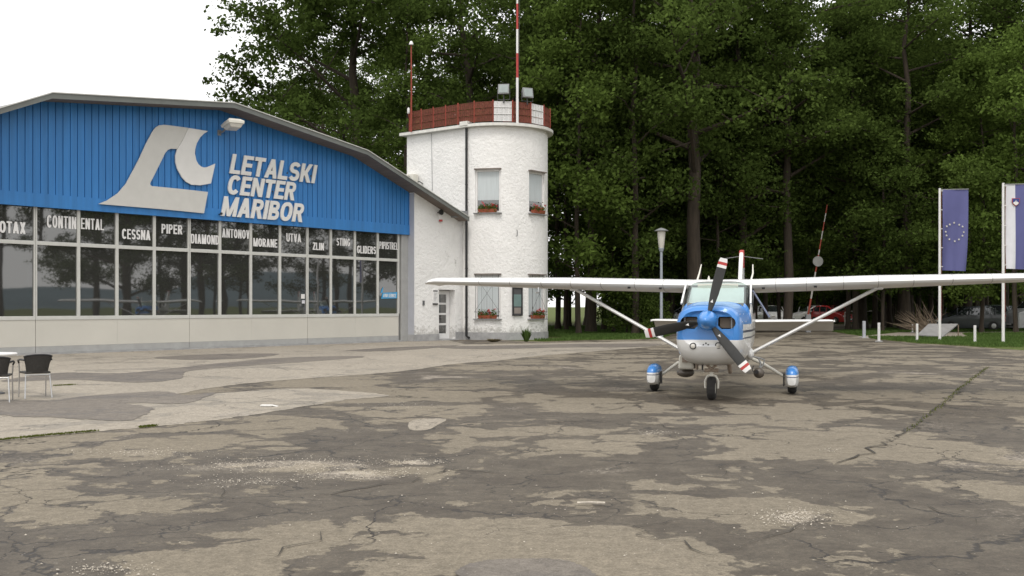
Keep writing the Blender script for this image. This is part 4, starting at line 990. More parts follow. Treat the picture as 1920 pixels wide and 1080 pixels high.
# wing
def airfoil(ch, th, n=14):
    up = []; lo = []
    for i in range(n + 1):
        x = .5 * (1 - math.cos(math.pi * i / n)); yt = 5 * th * (.2969 * math.sqrt(x) - .126 * x - .3516 * x * x + .2843 * x ** 3 - .1036 * x ** 4)
        cm_ = .02 / .16 * (.8 * x - x * x) if x < .4 else .02 / .36 * (.2 + .8 * x - x * x)
        up.append((x * ch, (cm_ + yt) * ch)); lo.append((x * ch, (cm_ - yt) * ch))
    return up + lo[-2:0:-1]
LEY, WZ = 1.96, 1.835
def wing_ring(x, ch, le, z, th, inc=4.2):
    c_, s_ = math.cos(R(inc)), math.sin(R(inc)); return [(x, le + a * c_ + b * s_, z + b * c_ - (a - ch * .3) * s_) for a, b in airfoil(ch, th)]
DIH = math.tan(R(1.55))
for sx in (-1, 1):
    st = [(.50, 1.63, LEY, .0, .135), (2.6, 1.63, LEY, 0, .135), (4.6, 1.28, LEY + .13, 0, .12), (5.25, 1.16, LEY + .17, 0, .115), (5.38, 1.08, LEY + .21, -.012, .10), (5.46, .94, LEY + .28, -.035, .07), (5.49, .8, LEY + .35, -.05, .03)]
    g = MB(); g.loft([wing_ring(sx * x, ch, le, WZ + (x - .5) * DIH + dz, th, 4.4 - x * .5) for x, ch, le, dz, th in st]); wg = g.build('wing', M['plane_white'], pl, smooth=45)
    for xv in (1.0, 1.55) if sx < 0 else (.75, 1.6):
        zv = WZ + (xv - .5) * DIH - .03; g = MB(); g.cbox((sx * xv, LEY + .03, zv), (.05, .03, .03)); g.build('air_vent', M['black'], wg)
    g = MB(); xa, xb = 1.0, 2.6; g.box((min(sx * xa, sx * xb), LEY + 1.24, WZ + .02), (max(sx * xa, sx * xb), LEY + 1.26, WZ + .03)); 
    # strut
    top = Vector((sx * 2.62, LEY + .48, WZ + 2.1 * DIH - .07)); bot = Vector((sx * .53, 1.95, .70)); g = MB()
    d = (top - bot).normalized(); side = d.cross(Vector((0, 1, 0))).normalized(); rs_ = []
    for p in (bot, bot.lerp(top, .5), top): rs_.append([p + Vector((0, 1, 0)) * .075 * math.cos(a) + side * .030 * math.sin(a) for a in [2 * math.pi * k / 14 for k in range(14)]])
    g.loft(rs_); sto = g.build('wing_strut', M['plane_white'], pl, smooth=50)
    g = MB(); g.cbox(top, (.16, .22, .07)); g.build('strut_fairing', M['plane_white'], sto, bevel=.02)
    g = MB(); g.sphere(bot, .10, 14, 8, (.7, 1.5, 1)); g.build('strut_fairing', M['plane_white'], sto, smooth=60)
# wing centre roof
g = MB(); g.loft([wing_ring(x, 1.63, LEY + .0, WZ, .135) for x in (-.497, .497)]); g.build('wing_centre', M['plane_white'], pl, smooth=45)
# tail surfaces
TZ = 1.17
for sx in (-1, 1):
    g = MB(); g.loft([[(sx * x, y + a, z0 + b) for a, b in airfoil(ch, .09)] for x, ch, y, z0 in ((.06, .80, 7.05, TZ), (1.85, .55, 7.28, TZ + .02), (1.95, .42, 7.36, TZ + .02))]); g.build('stabilizer', M['plane_white'], pl, smooth=45)
    g = MB(); g.add([(sx * .08, 7.87, TZ + .01), (sx * 1.97, 7.80, TZ + .03), (sx * 1.97, 8.16, TZ - .19), (sx * .08, 8.33, TZ - .20), (sx * .08, 7.87, TZ - .02), (sx * 1.97, 7.80, TZ - .0), (sx * 1.97, 8.15, TZ - .205), (sx * .08, 8.32, TZ - .215)],
                    [(0, 1, 2, 3), (7, 6, 5, 4), (0, 4, 5, 1), (1, 5, 6, 2), (2, 6, 7, 3), (3, 7, 4, 0)]); el_ = g.build('elevator', M['plane_under'], pl)
    g = MB(); g.box((sx * 1.98 - .02, 7.5, TZ - .0), (sx * 1.98 + .02, 7.8, TZ + .04)); g.build('balance_horn', M['plane_white'], el_)
fin = MB(); tk = lambda t_: t_
fp = [(5.9, 1.42), (6.9, 1.55), (7.55, 2.55), (7.7, 2.72), (7.92, 2.74), (8.0, 1.25), (7.4, 1.25)]
fin.add([(-.045, y, z) for y, z in fp] + [(.045, y, z) for y, z in fp], [tuple(range(7)), tuple(range(13, 6, -1))] + [(i, (i + 1) % 7, (i + 1) % 7 + 7, i + 7) for i in range(7)])
fo = fin.build('fin', M['plane_white'], pl, bevel=.03)
g = MB(); fp2 = [(7.53, 2.36), (7.66, 2.62), (7.72, 2.76), (7.95, 2.78), (7.97, 2.36)]
g.add([(-.05, y, z) for y, z in fp2] + [(.05, y, z) for y, z in fp2], [tuple(range(5)), tuple(range(9, 4, -1))] + [(i, (i + 1) % 5, (i + 1) % 5 + 5, i + 5) for i in range(5)]); g.build('fin_tip', M['paint_red'], fo, bevel=.02)
g = MB(); fp3 = [(8.01, 1.27), (7.935, 2.74), (8.22, 2.72), (8.44, 1.3)]
g.add([(-.03, y, z) for y, z in fp3] + [(.03, y, z) for y, z in fp3], [(0, 1, 2, 3), (7, 6, 5, 4)] + [(i, (i + 1) % 4, (i + 1) % 4 + 4, i + 4) for i in range(4)]); g.build('rudder', M['plane_white'], pl, bevel=.015)
g = MB(); g.tube([(-.42, 7.9, 2.58), (0, 7.75, 2.63), (.46, 7.9, 2.57)], .007, 6); g.build('tail_antenna', M['mid_grey'], pl)
# whip antennas and beacon on the wing roof
for px, ytop in ((1309, 496), (1410, 496)):
    x, z = PL(px, 527, 2.4); _, z1 = PL(px, ytop, 2.6)
    lean = -.02 if px < 1350 else .0
    g = MB(); g.tube([(x - .03, 2.35, 1.90), (x + .01, 2.5, (1.93 + z1) / 2), (x + .03 * (px < 1350), 2.65, z1)], [.018, .014, .009], 8); g.build('whip_antenna', M['off_white'], pl, smooth=50)
x, z = PL(1329, 524, 2.3); g = MB(); g.lathe([(.03, 1.93), (.02, 2.0), (.005, 2.04)], (x, 2.3, 0), 10); g.build('temperature_probe', M['off_white'], pl, smooth=50)
# propeller
pr = MB(); pr.lathe([(.005, -.30), (.035, -.285), (.075, -.235), (.115, -.15), (.145, -.05), (.155, .03), (.155, .06)], (0, .0, HUBZ), 28, 'y')
prop = pr.build('propeller', M['plane_blue'], pl, smooth=50)
g = MB(); g.lathe([(.13, .055), (.13, .12)], (0, 0, HUBZ), 20, 'y'); g.build('hub_plate', M['dark_grey'], prop, smooth=40)
def blade(ang, name='blade'):
    g = MB(); secs_ = [(.13, .05, .05, 40), (.17, .085, .045, 38), (.26, .125, .034, 34), (.42, .155, .026, 28), (.60, .165, .020, 22), (.76, .16, .016, 18), (.835, .155, .015, 17), (.88, .15, .014, 16), (.925, .145, .013, 15), (.985, .115, .010, 14)]
    mats_ = [0, 0, 0, 0, 0, 0, 1, 2, 1]
    rg = []
    for r_, ch, th, tw in secs_:
        pts = []
        for k in range(12):
            a = 2 * math.pi * k / 12; u, v = ch / 2 * math.cos(a), th / 2 * math.sin(a)
            # radius along x here, chord turned by the pitch angle
            c_, s_ = math.cos(R(tw)), math.sin(R(tw)); pts.append((r_, (u * s_ + v * c_), (u * c_ - v * s_)))
        rg.append(pts)
    for i in range(len(rg) - 1):
        g.cur = mats_[i]; g.loft(rg[i:i + 2], cap=(i in (0, len(rg) - 2)))
    rot = Matrix.Translation((0, .02, HUBZ)) @ Matrix.Rotation(-ang, 4, 'Y')
    g.v = [tuple(rot @ Vector(p)) for p in g.v]
    b = g.build(name, [M['blade_black'], M['paint_white'], M['paint_red']], prop, smooth=60)
    g = MB(); g.v = []; tri = [(.285, -.040, -.020), (.285, -.040, .022), (.335, -.036, .0)]
    g.add(tri + [(p[0], p[1] + .004, p[2]) for p in tri], [(0, 1, 2), (5, 4, 3), (0, 3, 4, 1), (1, 4, 5, 2), (2, 5, 3, 0)]); g.v = [tuple(rot @ Vector(p)) for p in g.v]
    g.build('blade_decal', M['paint_white'], prop)
for a in (75, 193, 309): blade(R(a))
def seam(rA, rB, parent): g = MB(); g.loft([rA, rB], cap=False); return g.build('panel_seam', M['seam'], parent)
M['seam'] = mat('seam', (.22, .22, .22), .6)
for y, hw, zb, zt, ex, exb in ((.944, .5595, .5506, 1.5597, 3.2, 3.29), (.612, .5355, .5738, 1.5454, 3.2, 3.2)):
    seam(ring(y, hw + .0025, zb - .0025, zt + .0025, ex=ex, exb=exb), ring(y + .007, hw + .0027, zb - .0027, zt + .0027, ex=ex, exb=exb), cw)
for sx in (-1, 1):
    wg = [c for c in pl.children if c.name.startswith('wing') and not c.name.startswith(('wing_s', 'wing_c'))][0 if sx < 0 else 1]
    for xs_ in (.95, 1.45, 2.05, 2.60, 3.15, 3.75, 4.35):
        f_ = max(0, (xs_ - 2.6) / 2.0); f_ = min(1, f_); ch_ = 1.63 + (1.28 - 1.63) * f_; le_ = LEY + .13 * f_; th_ = .135 - .015 * f_
        inc_ = (4.4 - .25) + ((4.4 - 1.3) - (4.4 - .25)) * min(1, (xs_ - .5) / 2.1) if xs_ <= 2.6 else 3.1 - (xs_ - 2.6) / 2.0 * 1.0
        seam(wing_ring(sx * xs_, ch_ * 1.003, le_ - .0025, WZ + (xs_ - .5) * DIH, th_ * 1.02, inc_), wing_ring(sx * (xs_ + .007), ch_ * 1.003, le_ - .0025, WZ + (xs_ - .5) * DIH, th_ * 1.02, inc_), wg)
g = MB(); g.tube([(-3.2, LEY + .05, WZ + 2.7 * DIH - .06), (-3.2, LEY + .03, WZ + 2.7 * DIH - .16), (-3.2, LEY - .14, WZ + 2.7 * DIH - .16)], .011, 8); g.build('pitot_tube', M['steel'], pl, smooth=50)
for sx in (-1, 1):
    for z_ in (1.02, 1.14, 1.26, 1.38):
        for y_ in (.40, .80):
            x_ = cw.ray_cast(Vector((sx * 2, y_, z_)), Vector((-sx, 0, 0)))[1].x; g = MB(); g.lathe([(.011, -.004), (.011, .004)], (x_, y_, z_), 10, 'x'); g.build('fastener', M['steel'], cw)
g = MB(); g.tube([(.26, .95, .58), (.27, .98, .47), (.27, 1.06, .44)], .035, 12); g.build('exhaust_pipe', M['tan_metal'], pl, smooth=50)
# nose gear
NX, NY = 0.0, .75
g = MB(); g.tube([(NX, NY, .62), (NX, NY + .0, .44)], [.045, .04], 12); g.tube([(NX, NY, .45), (NX, NY, .385)], .028, 12); ng = g.build('nose_gear', M['off_white'], pl, smooth=45)
g = MB(); g.tube([(-.10, NY, .19), (-.105, NY, .30), (-.07, NY, .385), (0, NY, .405), (.07, NY, .385), (.105, NY, .30), (.10, NY, .19)], .018, 8); g.build('fork', M['off_white'], ng, smooth=50)
g = MB(); g.tube([(-.11, NY - .03, .48), (.11, NY - .03, .48)], .03, 8); g.tube([(-.08, NY - .02, .56), (.02, NY - .05, .50)], .02, 8); g.tube([(.08, NY - .02, .56), (-.02, NY - .05, .50)], .02, 8); g.build('torque_link', M['tan_metal'], ng, smooth=40)
def wheel(parent, c, r, w_, rim):
    g = MB(); pf = []
    for k in range(13):
        a = -math.pi / 2 + math.pi * k / 12; pf.append((r - w_ * .38 + w_ * .38 * math.cos(a), w_ / 2 * math.sin(a)))
    g.lathe([(r * .5, -w_ * .4)] + pf + [(r * .5, w_ * .4)], c, 28, 'x'); t_ = g.build('wheel', M['tyre'], parent, smooth=45)
    g = MB(); g.lathe([(r * .2, -w_ * .46), (r * .48, -w_ * .42), (r * .48, w_ * .42), (r * .2, w_ * .46)], c, 18, 'x'); g.build('rim', rim, t_, smooth=40); return t_
wheel(ng, (NX, NY, .19), .19, .135, M['off_white'])
# main gear with fairings
for sx in (-1, 1):
    g = MB(); g.tube([(sx * .42, 2.3, .66), (sx * .75, 2.36, .50), (sx * (1.06 if sx < 0 else 1.115), 2.43, .27)], [.035, .028, .024], 10); lg = g.build('main_gear', M['off_white'], pl, smooth=45)
    cx = -1.16 if sx < 0 else 1.215; g = MB(); rr = []
    for y, hw, zb, zt in ((1.98, .02, .26, .32), (2.0, .07, .17, .40), (2.08, .095, .13, .455), (2.25, .112, .12, .485), (2.45, .112, .13, .485), (2.7, .095, .16, .45), (3.0, .06, .22, .37), (3.2, .015, .27, .31)):
        rr.append([(p[0] + cx, p[1], p[2]) for p in ring(y, hw, zb, zt, 24, 2.6, 3.6)])
    g.loft(rr); wp = g.build('wheel_fairing', M['pant'], lg, smooth=50)
    wheel(lg, (cx, 2.40, .20), .20, .15, M['off_white'])
    g = MB(); g.box((cx - sx * .135 - .012, 2.2, .14), (cx - sx * .135 + .012, 2.34, .36)); g.build('brake_unit', M['black'], lg, bevel=.01)
    g = MB(); g.sphere((sx * .46, 2.3, .64), .10, 14, 8, (1, 1.4, .8)); g.build('leg_fairing', M['plane_white'], lg, smooth=60)
# belly equipment
x, z = PL(1291, 678, 1.4); g = MB(); g.loft([[(x - .13, 1.15, z + .12), (x + .08, 1.15, z + .15), (x + .08, 1.75, z + .15), (x - .13, 1.75, z + .12)], [(x - .15, 1.2, z - .12), (x + .12, 1.2, z - .12), (x + .12, 1.8, z - .12), (x - .15, 1.8, z - .12)]]); eb = g.build('camera_housing', M['off_white'], pl, bevel=.03)
g = MB(); g.cbox((x - .03, 1.148, z + .06), (.09, .03, .12)); g.build('housing_plate', M['tan_metal'], eb)
g = MB(); g.cbox((x + .15, 1.3, z - .04), (.03, .2, .17)); g.build('housing_plate', M['tan_metal'], eb)
x, z = PL(1288, 697, 1.8); g = MB(); g.sphere((x, 1.6, z), .15, 20, 12, (1, 1.2, .55)); g.tube([(x, 1.6, z), (x, 1.6, z + .15)], .06, 10); g.build('camera_turret', M['brown_ball'], pl, smooth=60)
x, z = PL(1423, 699, 1.9); g = MB(); g.sphere((x, 1.9, z), .092, 20, 12); sb = g.build('sensor_ball', M['brown_ball'], pl, smooth=60)
g = MB(); g.lathe([(.03, -.1), (.035, -.08)], (x - .03, 1.87, z + .02), 12, 'y'); g.build('lens', M['black'], sb)
g = MB(); g.tube([(.50, 1.9, .62), (x - .12, 1.9, z + .28), (x + .01, 1.9, z + .25), (x + .09, 1.92, z + .22), (x + .07, 1.92, z + .14), (x + .02, 1.9, z + .08)], .013, 8)
g.tube([(x - .01, 1.9, z + .25), (x + .03, 1.9, z + .16), (x, 1.9, z + .07)], .015, 8); g.build('sensor_bracket', M['mid_grey'], sb, smooth=50)
g = MB(); g.tube([(x - .09, 1.9, z + .12), (x - .11, 1.88, z + .05), (x - .06, 1.86, z - .02)], .01, 6); g.build('cable', M['dark_grey'], sb)
# door prop / step and belly pieces
x, z = PL(1430, 568, 2.2); g = MB(); g.tube([(.565, 2.0, 1.78), (.85, 2.05, 1.32)], .018, 8); g.build('step_rod', mat('blue_grey_rod', (.20, .23, .33), .4), pl, smooth=50)
g = MB(); g.tube([(-.17, 1.0, .56), (-.17, .98, .47)], .015, 8); g.build('belly_pipe', M['dark_grey'], pl)
g = MB(); g.tube([(-.22, .9, .575), (.24, .9, .575)], .018, 8); g.build('cowl_flap', M['dark_grey'], pl)

# ================================================================== FURNITURE AND FIELD OBJECTS
def chair_proto():
    r_ = thing('patio_chair', '', 'chair')
    g = MB(); # seat
    g.prism_xy([(-.24, -.24), (.24, -.24), (.25, .20), (.2, .25), (-.2, .25), (-.25, .20)], .42, .455); g.build('seat', M['rattan'], r_, bevel=.012)
    # curved backrest, rear is -y
    bk = []
    rows = [(.44, .20), (.58, .225), (.70, .255), (.74, .262)]
    rings_ = []
    for z, w_ in rows:
        rg = []
        for k in range(11):
            u = -1 + 2 * k / 10; rg.append((u * w_, -.24 - (z - .44) * .28 + .09 * abs(u) ** 2.2, z - .0 - (.03 * abs(u) ** 3 if z > .6 else 0)))
        rings_.append(rg)
    front = rings_; back = [[(x, y - .02, z) for x, y, z in rg] for rg in rings_]
    loops = [f + b[::-1] for f, b in zip(front, back)]
    b = MB(); b.loft(loops); b.build('backrest', M['rattan'], r_, smooth=50)
    g = MB(); g.tube([(p[0], p[1] - .01, p[2] + .005) for p in rings_[-1]], .017, 8); g.build('top_rail', M['black'], r_, smooth=50)
    for sx in (-1, 1):
        g = MB(); g.tube([(sx * .25, -.26, .66), (sx * .29, -.05, .665), (sx * .29, .16, .64), (sx * .265, .20, .60)], .018, 8); g.build('armrest', M['black'], r_, smooth=50)
        g = MB(); g.tube([(sx * .22, -.22, .44), (sx * .25, -.30, .0)], .013, 8); g.build('leg', M['steel'], r_, smooth=50)
        g = MB(); g.tube([(sx * .265, .20, .62), (sx * .25, .22, .42), (sx * .255, .26, .0)], .013, 8); g.build('leg', M['steel'], r_, smooth=50)
    g = MB(); g.tube([(-.225, -.235, .40), (.225, -.235, .40)], .012, 8); g.build('stretcher', M['steel'], r_, smooth=50)
    return r_
ch = chair_proto(); p = G(66, 746); ch.location = (p.x, p.y, .009); ch.rotation_euler = (0, 0, R(36)); ch.scale = (.82, .82, .95); tag(ch, 'dark woven patio chair with steel legs, fully in view right of the white table', 'chair', 'patio chairs beside the table')
c2_ = dup(ch); p = G(-6, 754); c2_.location = (p.x, p.y, .009); c2_.rotation_euler = (0, 0, R(20)); c2_['label'] = 'dark woven patio chair cut by the left edge of the photo'
p = AT(-22, 668, 18.2)
tb_o = thing('patio_table', 'white topped patio table at the left edge behind the chairs', 'table', (p.x, p.y, .009))
g = MB(); g.lathe([(.01, .66), (.44, .66), (.455, .672), (.455, .690), (.44, .70), (.01, .70)], n=36); g.build('tabletop', M['paint_white'], tb_o, smooth=35)
g = MB(); g.tube([(0, 0, .02), (0, 0, .66)], .035, 12); g.build('pedestal', M['steel'], tb_o, smooth=40)
g = MB(); g.lathe([(.26, 0), (.25, .02), (.04, .04)], n=24); g.build('foot', M['dark_grey'], tb_o, smooth=40)

# street lamp
lp = thing('street_lamp', 'grey post lamp with flat round hat standing behind the left wing', 'street lamp', (AT(1240, 600, 50).x, 50, 0))
def LZ(py, d): return CAM_H - (py - HZ) / FPX * d
g = MB(); g.tube([(0, 0, 0), (0, 0, 1.0), (0, 0, LZ(466, 50))], [.09, .07, .06], 12); g.build('pole', M['pole_grey'], lp, smooth=40)
zb0, zt0 = LZ(465, 50), LZ(434, 50)
g = MB(); g.lathe([(.11, zb0), (.13, zb0 + .05), (.20, zt0 - .0), (.19, zt0 + .01)], n=20); g.build('lamp_shade', M['lamp_glass'], lp, smooth=40)
g = MB(); g.lathe([(.33, zt0 + .012), (.34, zt0 + .035), (.17, zt0 + .12), (.05, zt0 + .16), (.01, zt0 + .17)], n=24); g.build('hat', M['mid_grey'], lp, smooth=40)
g = MB(); g.lathe([(.09, zb0 - .16), (.13, zb0 - .02), (.12, zb0 - .001)], n=16); g.build('collar', M['pole_grey'], lp, smooth=40)

# raised barrier
DB = 62.0
a_, b_ = AT(1515, 592, DB), AT(1551, 384, DB)
br = thing('barrier', 'raised red and white road barrier pole with round sign beside the parked cars', 'barrier', (a_.x, DB, 0))
def BL(v): return v - Vector((a_.x, DB, 0))
p0, p1 = BL(a_), BL(b_); cutsy = [592, 560, 545, 528, 510, 478, 468, 449, 433, 416, 400, 384]
for k, (ya, yb) in enumerate(zip(cutsy, cutsy[1:])):
    f0, f1 = (592 - ya) / 208, (592 - yb) / 208
    g = MB(); g.tube([p0.lerp(p1, f0), p0.lerp(p1, f1)], .055 - .003 * k, 8); g.build('pole_segment', M['shaded_white'] if k % 2 else M['rust_red'], br, smooth=40)  # darker white and red put the shade of the trees into the pole's colour
q = BL(AT(1533, 490, DB)); g = MB(); g.lathe([(.30, -.01), (.30, .01)], (q.x, -.07, q.z), 28, 'y'); g.build('sign_disc', mat('sign_back', (.22, .22, .21), .6), br)
g = MB(); g.box((-.14, -.14, 0), (.14, .14, 1.05)); g.build('pivot_post', M['mid_grey'], br, bevel=.02)

# flagpoles, flags
def flagpole(px, pyb, pyt, label):
    b = G(px, pyb); h = LZ(pyt, b.y); o = thing('flagpole', label, 'flagpole', (b.x, b.y, 0), 0, 'white flagpoles on the right lawn')
    g = MB(); g.tube([(0, 0, 0), (0, 0, h)], [.062, .048], 12); g.build('pole', M['paint_white'], o, smooth=40)
    g = MB(); g.lathe([(.11, 0), (.11, .03), (.07, .08)], n=14); g.build('foot', M['mid_grey'], o, smooth=40)
    g = MB(); g.tube([(0, 0, h - .06), (1.25, -.02, h - .04)], .014, 6); g.build('banner_arm', M['steel'], o)
    g = MB(); g.tube([(.07, -.03, .9), (.075, -.02, h - .1)], .006, 5); g.build('halyard', M['rust_red'], o)
    return o, b, h
def flag_mesh(w_, h_, seed, cols, nx=24, nz=44, taper=.12):
    g = MB(); rs = random.Random(seed); ph = rs.uniform(0, 6); vs = []
    for j in range(nz + 1):
        for i in range(nx + 1):
            u, v = i / nx, j / nz
            y = -.05 * math.sin(u * 5 + v * 3 + ph) * (.3 + v) - .03 * math.sin(u * 13 + v * 2 + ph) * v
            vs.append((.11 + u * w_ * (1 - taper * v ** 2), y, -.06 - v * h_ - .04 * u * v))
    fs = [(j * (nx + 1) + i, j * (nx + 1) + i + 1, (j + 1) * (nx + 1) + i + 1, (j + 1) * (nx + 1) + i) for j in range(nz) for i in range(nx)]
    g.add(vs, fs); g.mi = [cols(i / nx) for j in range(nz) for i in range(nx)]
    def at(u, v):
        i, j = min(int(u * nx), nx - 1), min(int(v * nz), nz - 1); return Vector(vs[j * (nx + 1) + i])
    return g, at
fpole, fb, fh = flagpole(1762, 640, 353, 'white flagpole carrying the blue flag with a ring of stars')
flg = thing('flag', 'blue banner flag with a ring of twelve pale stars', 'flag', (fb.x, fb.y, fh))
fw_, fl_ = 49 / FPX * fb.y, 151 / FPX * fb.y
g, at_ = flag_mesh(fw_, fl_, 1, lambda u: 0); g.fix = False; g.build('cloth', M['eu_blue'], flg, smooth=60)
for k in range(12):
    a = math.pi / 6 * k; cu_, cv_ = .5 + .345 * math.cos(a), .53 + .345 * fw_ / fl_ * math.sin(a) * 1.0
    c = at_(cu_, cv_); g = MB(); st_ = []
    for q in range(10): r_ = .055 if q % 2 == 0 else .024; st_.append((c.x + r_ * math.sin(q * math.pi / 5), c.z + r_ * math.cos(q * math.pi / 5)))
    g.prism_xz(st_, c.y - .035, c.y - .030); g.build('star', M['star'], flg)
for k in range(5):
    g = MB(); z_ = -.12 - k * fl_ * .235; g.tube([(.03, -.03, z_), (.13, -.02, z_)], .015, 6); g.build('clip', M['paint_white'], flg)
fpole, fb, fh = flagpole(1881, 645, 343, 'white flagpole carrying the white and blue striped flag')
flg = thing('flag', 'white, blue and red vertical banner flag with a small shield', 'flag', (fb.x, fb.y, fh))
fl_ = 158 / FPX * fb.y
g, at_ = flag_mesh(fw_ * 1.0, fl_, 5, lambda u: 0 if u < .33 else (1 if u < .67 else 2), taper=.05); g.fix = False; g.build('cloth', [M['flag_white'], M['eu_blue'], M['flag_red']], flg, smooth=60)
c = at_(.36, .21); s_ = .15
def shield(k): return [(c.x + k * x * s_, c.z + k * z * s_) for x, z in ((-1, .9), (1, .9), (1, -.1), (.6, -.75), (0, -1.2), (-.6, -.75), (-1, -.1))]
g = MB(); g.prism_xz(shield(1.0), c.y - .055, c.y - .03); sh = g.build('shield', M['paint_red'], flg)
g = MB(); g.prism_xz(shield(.88), c.y - .058, c.y - .0555); g.build('field', mat('shield_blue', (.03, .05, .22), .6), sh)
g = MB(); g.prism_xz([(c.x + x * s_, c.z + z * s_) for x, z in ((-.75, -.35), (-.4, .0), (-.2, -.12), (0, .45), (.2, -.12), (.4, 0), (.75, -.35), (.5, -.7), (0, -1.0), (-.5, -.7))], c.y - .062, c.y - .0585); g.build('mountain', M['paint_white'], sh)
for k in range(5):
    g = MB(); z_ = -.12 - k * fl_ * .235; g.tube([(.03, -.03, z_), (.13, -.02, z_)], .015, 6); g.build('clip', M['paint_white'], flg)

# posts along the lawn edge
post_data = [(1620, 634, 602, .13, 'thick grey concrete post at the corner of the lawn'), (1648, 641, 605, .085, 'slim white post right of the thick corner post'), (1719.5, 641, 607, .08, 'slim white post left of the first flagpole'),
             (1711, 624, 608, .07, 'short pale post set back beside the slanted grey board'), (1828, 645, 610, .08, 'slim white post between the two flagpoles')]
for px, pb, pt, wd, lab in post_data:
    b = G(px, pb); h = LZ(pt, b.y); o = thing('lawn_post', lab, 'post', (b.x, b.y, 0), R(px), 'posts along the lawn edge')
    g = MB(); g.box((-wd / 2, -wd / 2, .0), (wd / 2, wd / 2, h)); g.build('shaft', M['paint_white'] if wd < .1 else M['lavender'], o, bevel=.012)
    g = MB(); g.box((-wd * 1.3, -wd * 1.3, -.02), (wd * 1.3, wd * 1.3, .05)); g.build('footing', M['plinth'], o, bevel=.02)
# low chain between them
# slanted grey board
a_, b_, c_, d_ = AT(1720, 627, 50.5), AT(1768, 631, 50.2), AT(1796, 607, 52.6), AT(1741, 607, 52.8)
bd = thing('slanted_board', 'flat grey board propped at a slant on the right lawn', 'board', (a_.x, a_.y, 0)); L0 = Vector((a_.x, a_.y, 0))
vs = [p - L0 for p in (a_, b_, c_, d_)]; g = MB(); g.add(vs + [v - Vector((0, 0, .05)) for v in vs], [(0, 1, 2, 3), (7, 6, 5, 4)] + [(i, (i + 1) % 4, (i + 1) % 4 + 4, i + 4) for i in range(4)]); g.build('board', M['board_grey'], bd)
for v in vs[2:]: g = MB(); g.tube([v - Vector((0, .05, .05)), Vector((v.x, v.y - .05, 0))], .03, 6); g.build('leg', M['dry_wood'], bd)
# heap of cut branches
rs = random.Random(8); bp = AT(1752, 603, 60); bp.z = 0; br_ = thing('branch_heap', 'leaning heap of dry cut branches left of the first flagpole', 'branches', bp)
g = MB()
for k in range(90):
    a = rs.uniform(R(100), R(165)) if k < 70 else rs.uniform(R(40), R(170)); L_ = rs.uniform(.7, 2.0); y = rs.uniform(-.6, .6); x0 = rs.uniform(-.9, .3)
    z0_ = rs.uniform(0, .15); e_ = (x0 + L_ * math.cos(a), y + rs.uniform(-.4, .4), z0_ + L_ * math.sin(a) * .9); m_ = ((x0 + e_[0]) / 2 + rs.uniform(-.1, .1), y, (z0_ + e_[2]) / 2 + .06)
    g.tube([(x0, y, z0_), m_, e_], [.022, .014, .005], 5)
g.build('twigs', M['dry_wood'], br_)
# white pipe rails at the back
def pipe_rail(pts, label, d, bot):
    o = thing('pipe_rail', label, 'railing', (AT(pts[0][0], 600, d).x, d, 0), 0, 'pale pipe rails by the car park'); L0 = o.location
    q = [AT(x, y, d) - L0 for x, y in pts]; g = MB(); g.tube(q, .045, 8); g.build('rail', M['off_white'], o, smooth=40)
    for p in (q[0], q[-1]): g = MB(); g.tube([p, (p.x, p.y, 0)], .045, 8); g.build('post', M['off_white'], o, smooth=40)
pipe_rail([(1584, 586), (1592, 584), (1644, 583), (1646, 586)], 'longer pale pipe rail between the dark trunks right of the red car', 84, 600)
pipe_rail([(1649, 584), (1653, 583), (1657, 588)], 'short pale pipe hoop at the right end of the pipe rail', 84.4, 600)
# stick and litter on the apron
p = G(1107, 949); g = MB(); g.tube([(-.10, 0, .012), (0, .01, .014), (.11, -.004, .012)], .011, 6); o = g.build('stick', M['stone'], None, smooth=40); o.location = (p.x, p.y, .012); tag(o, 'short pale stick lying on the asphalt in the foreground', 'stick')
p = G(503, 763); g = MB(); g.box((-.11, -.05, 0), (.06, .05, .02)); g.M = Matrix.Rotation(R(12), 4, 'Y'); g.box((.05, -.04, .02), (.14, .04, .03)); o = g.build('paper_scrap', M['paper'], None, bevel=.004); o.location = (p.x, p.y, .013); tag(o, 'crumpled white paper scrap on the pale concrete', 'litter')

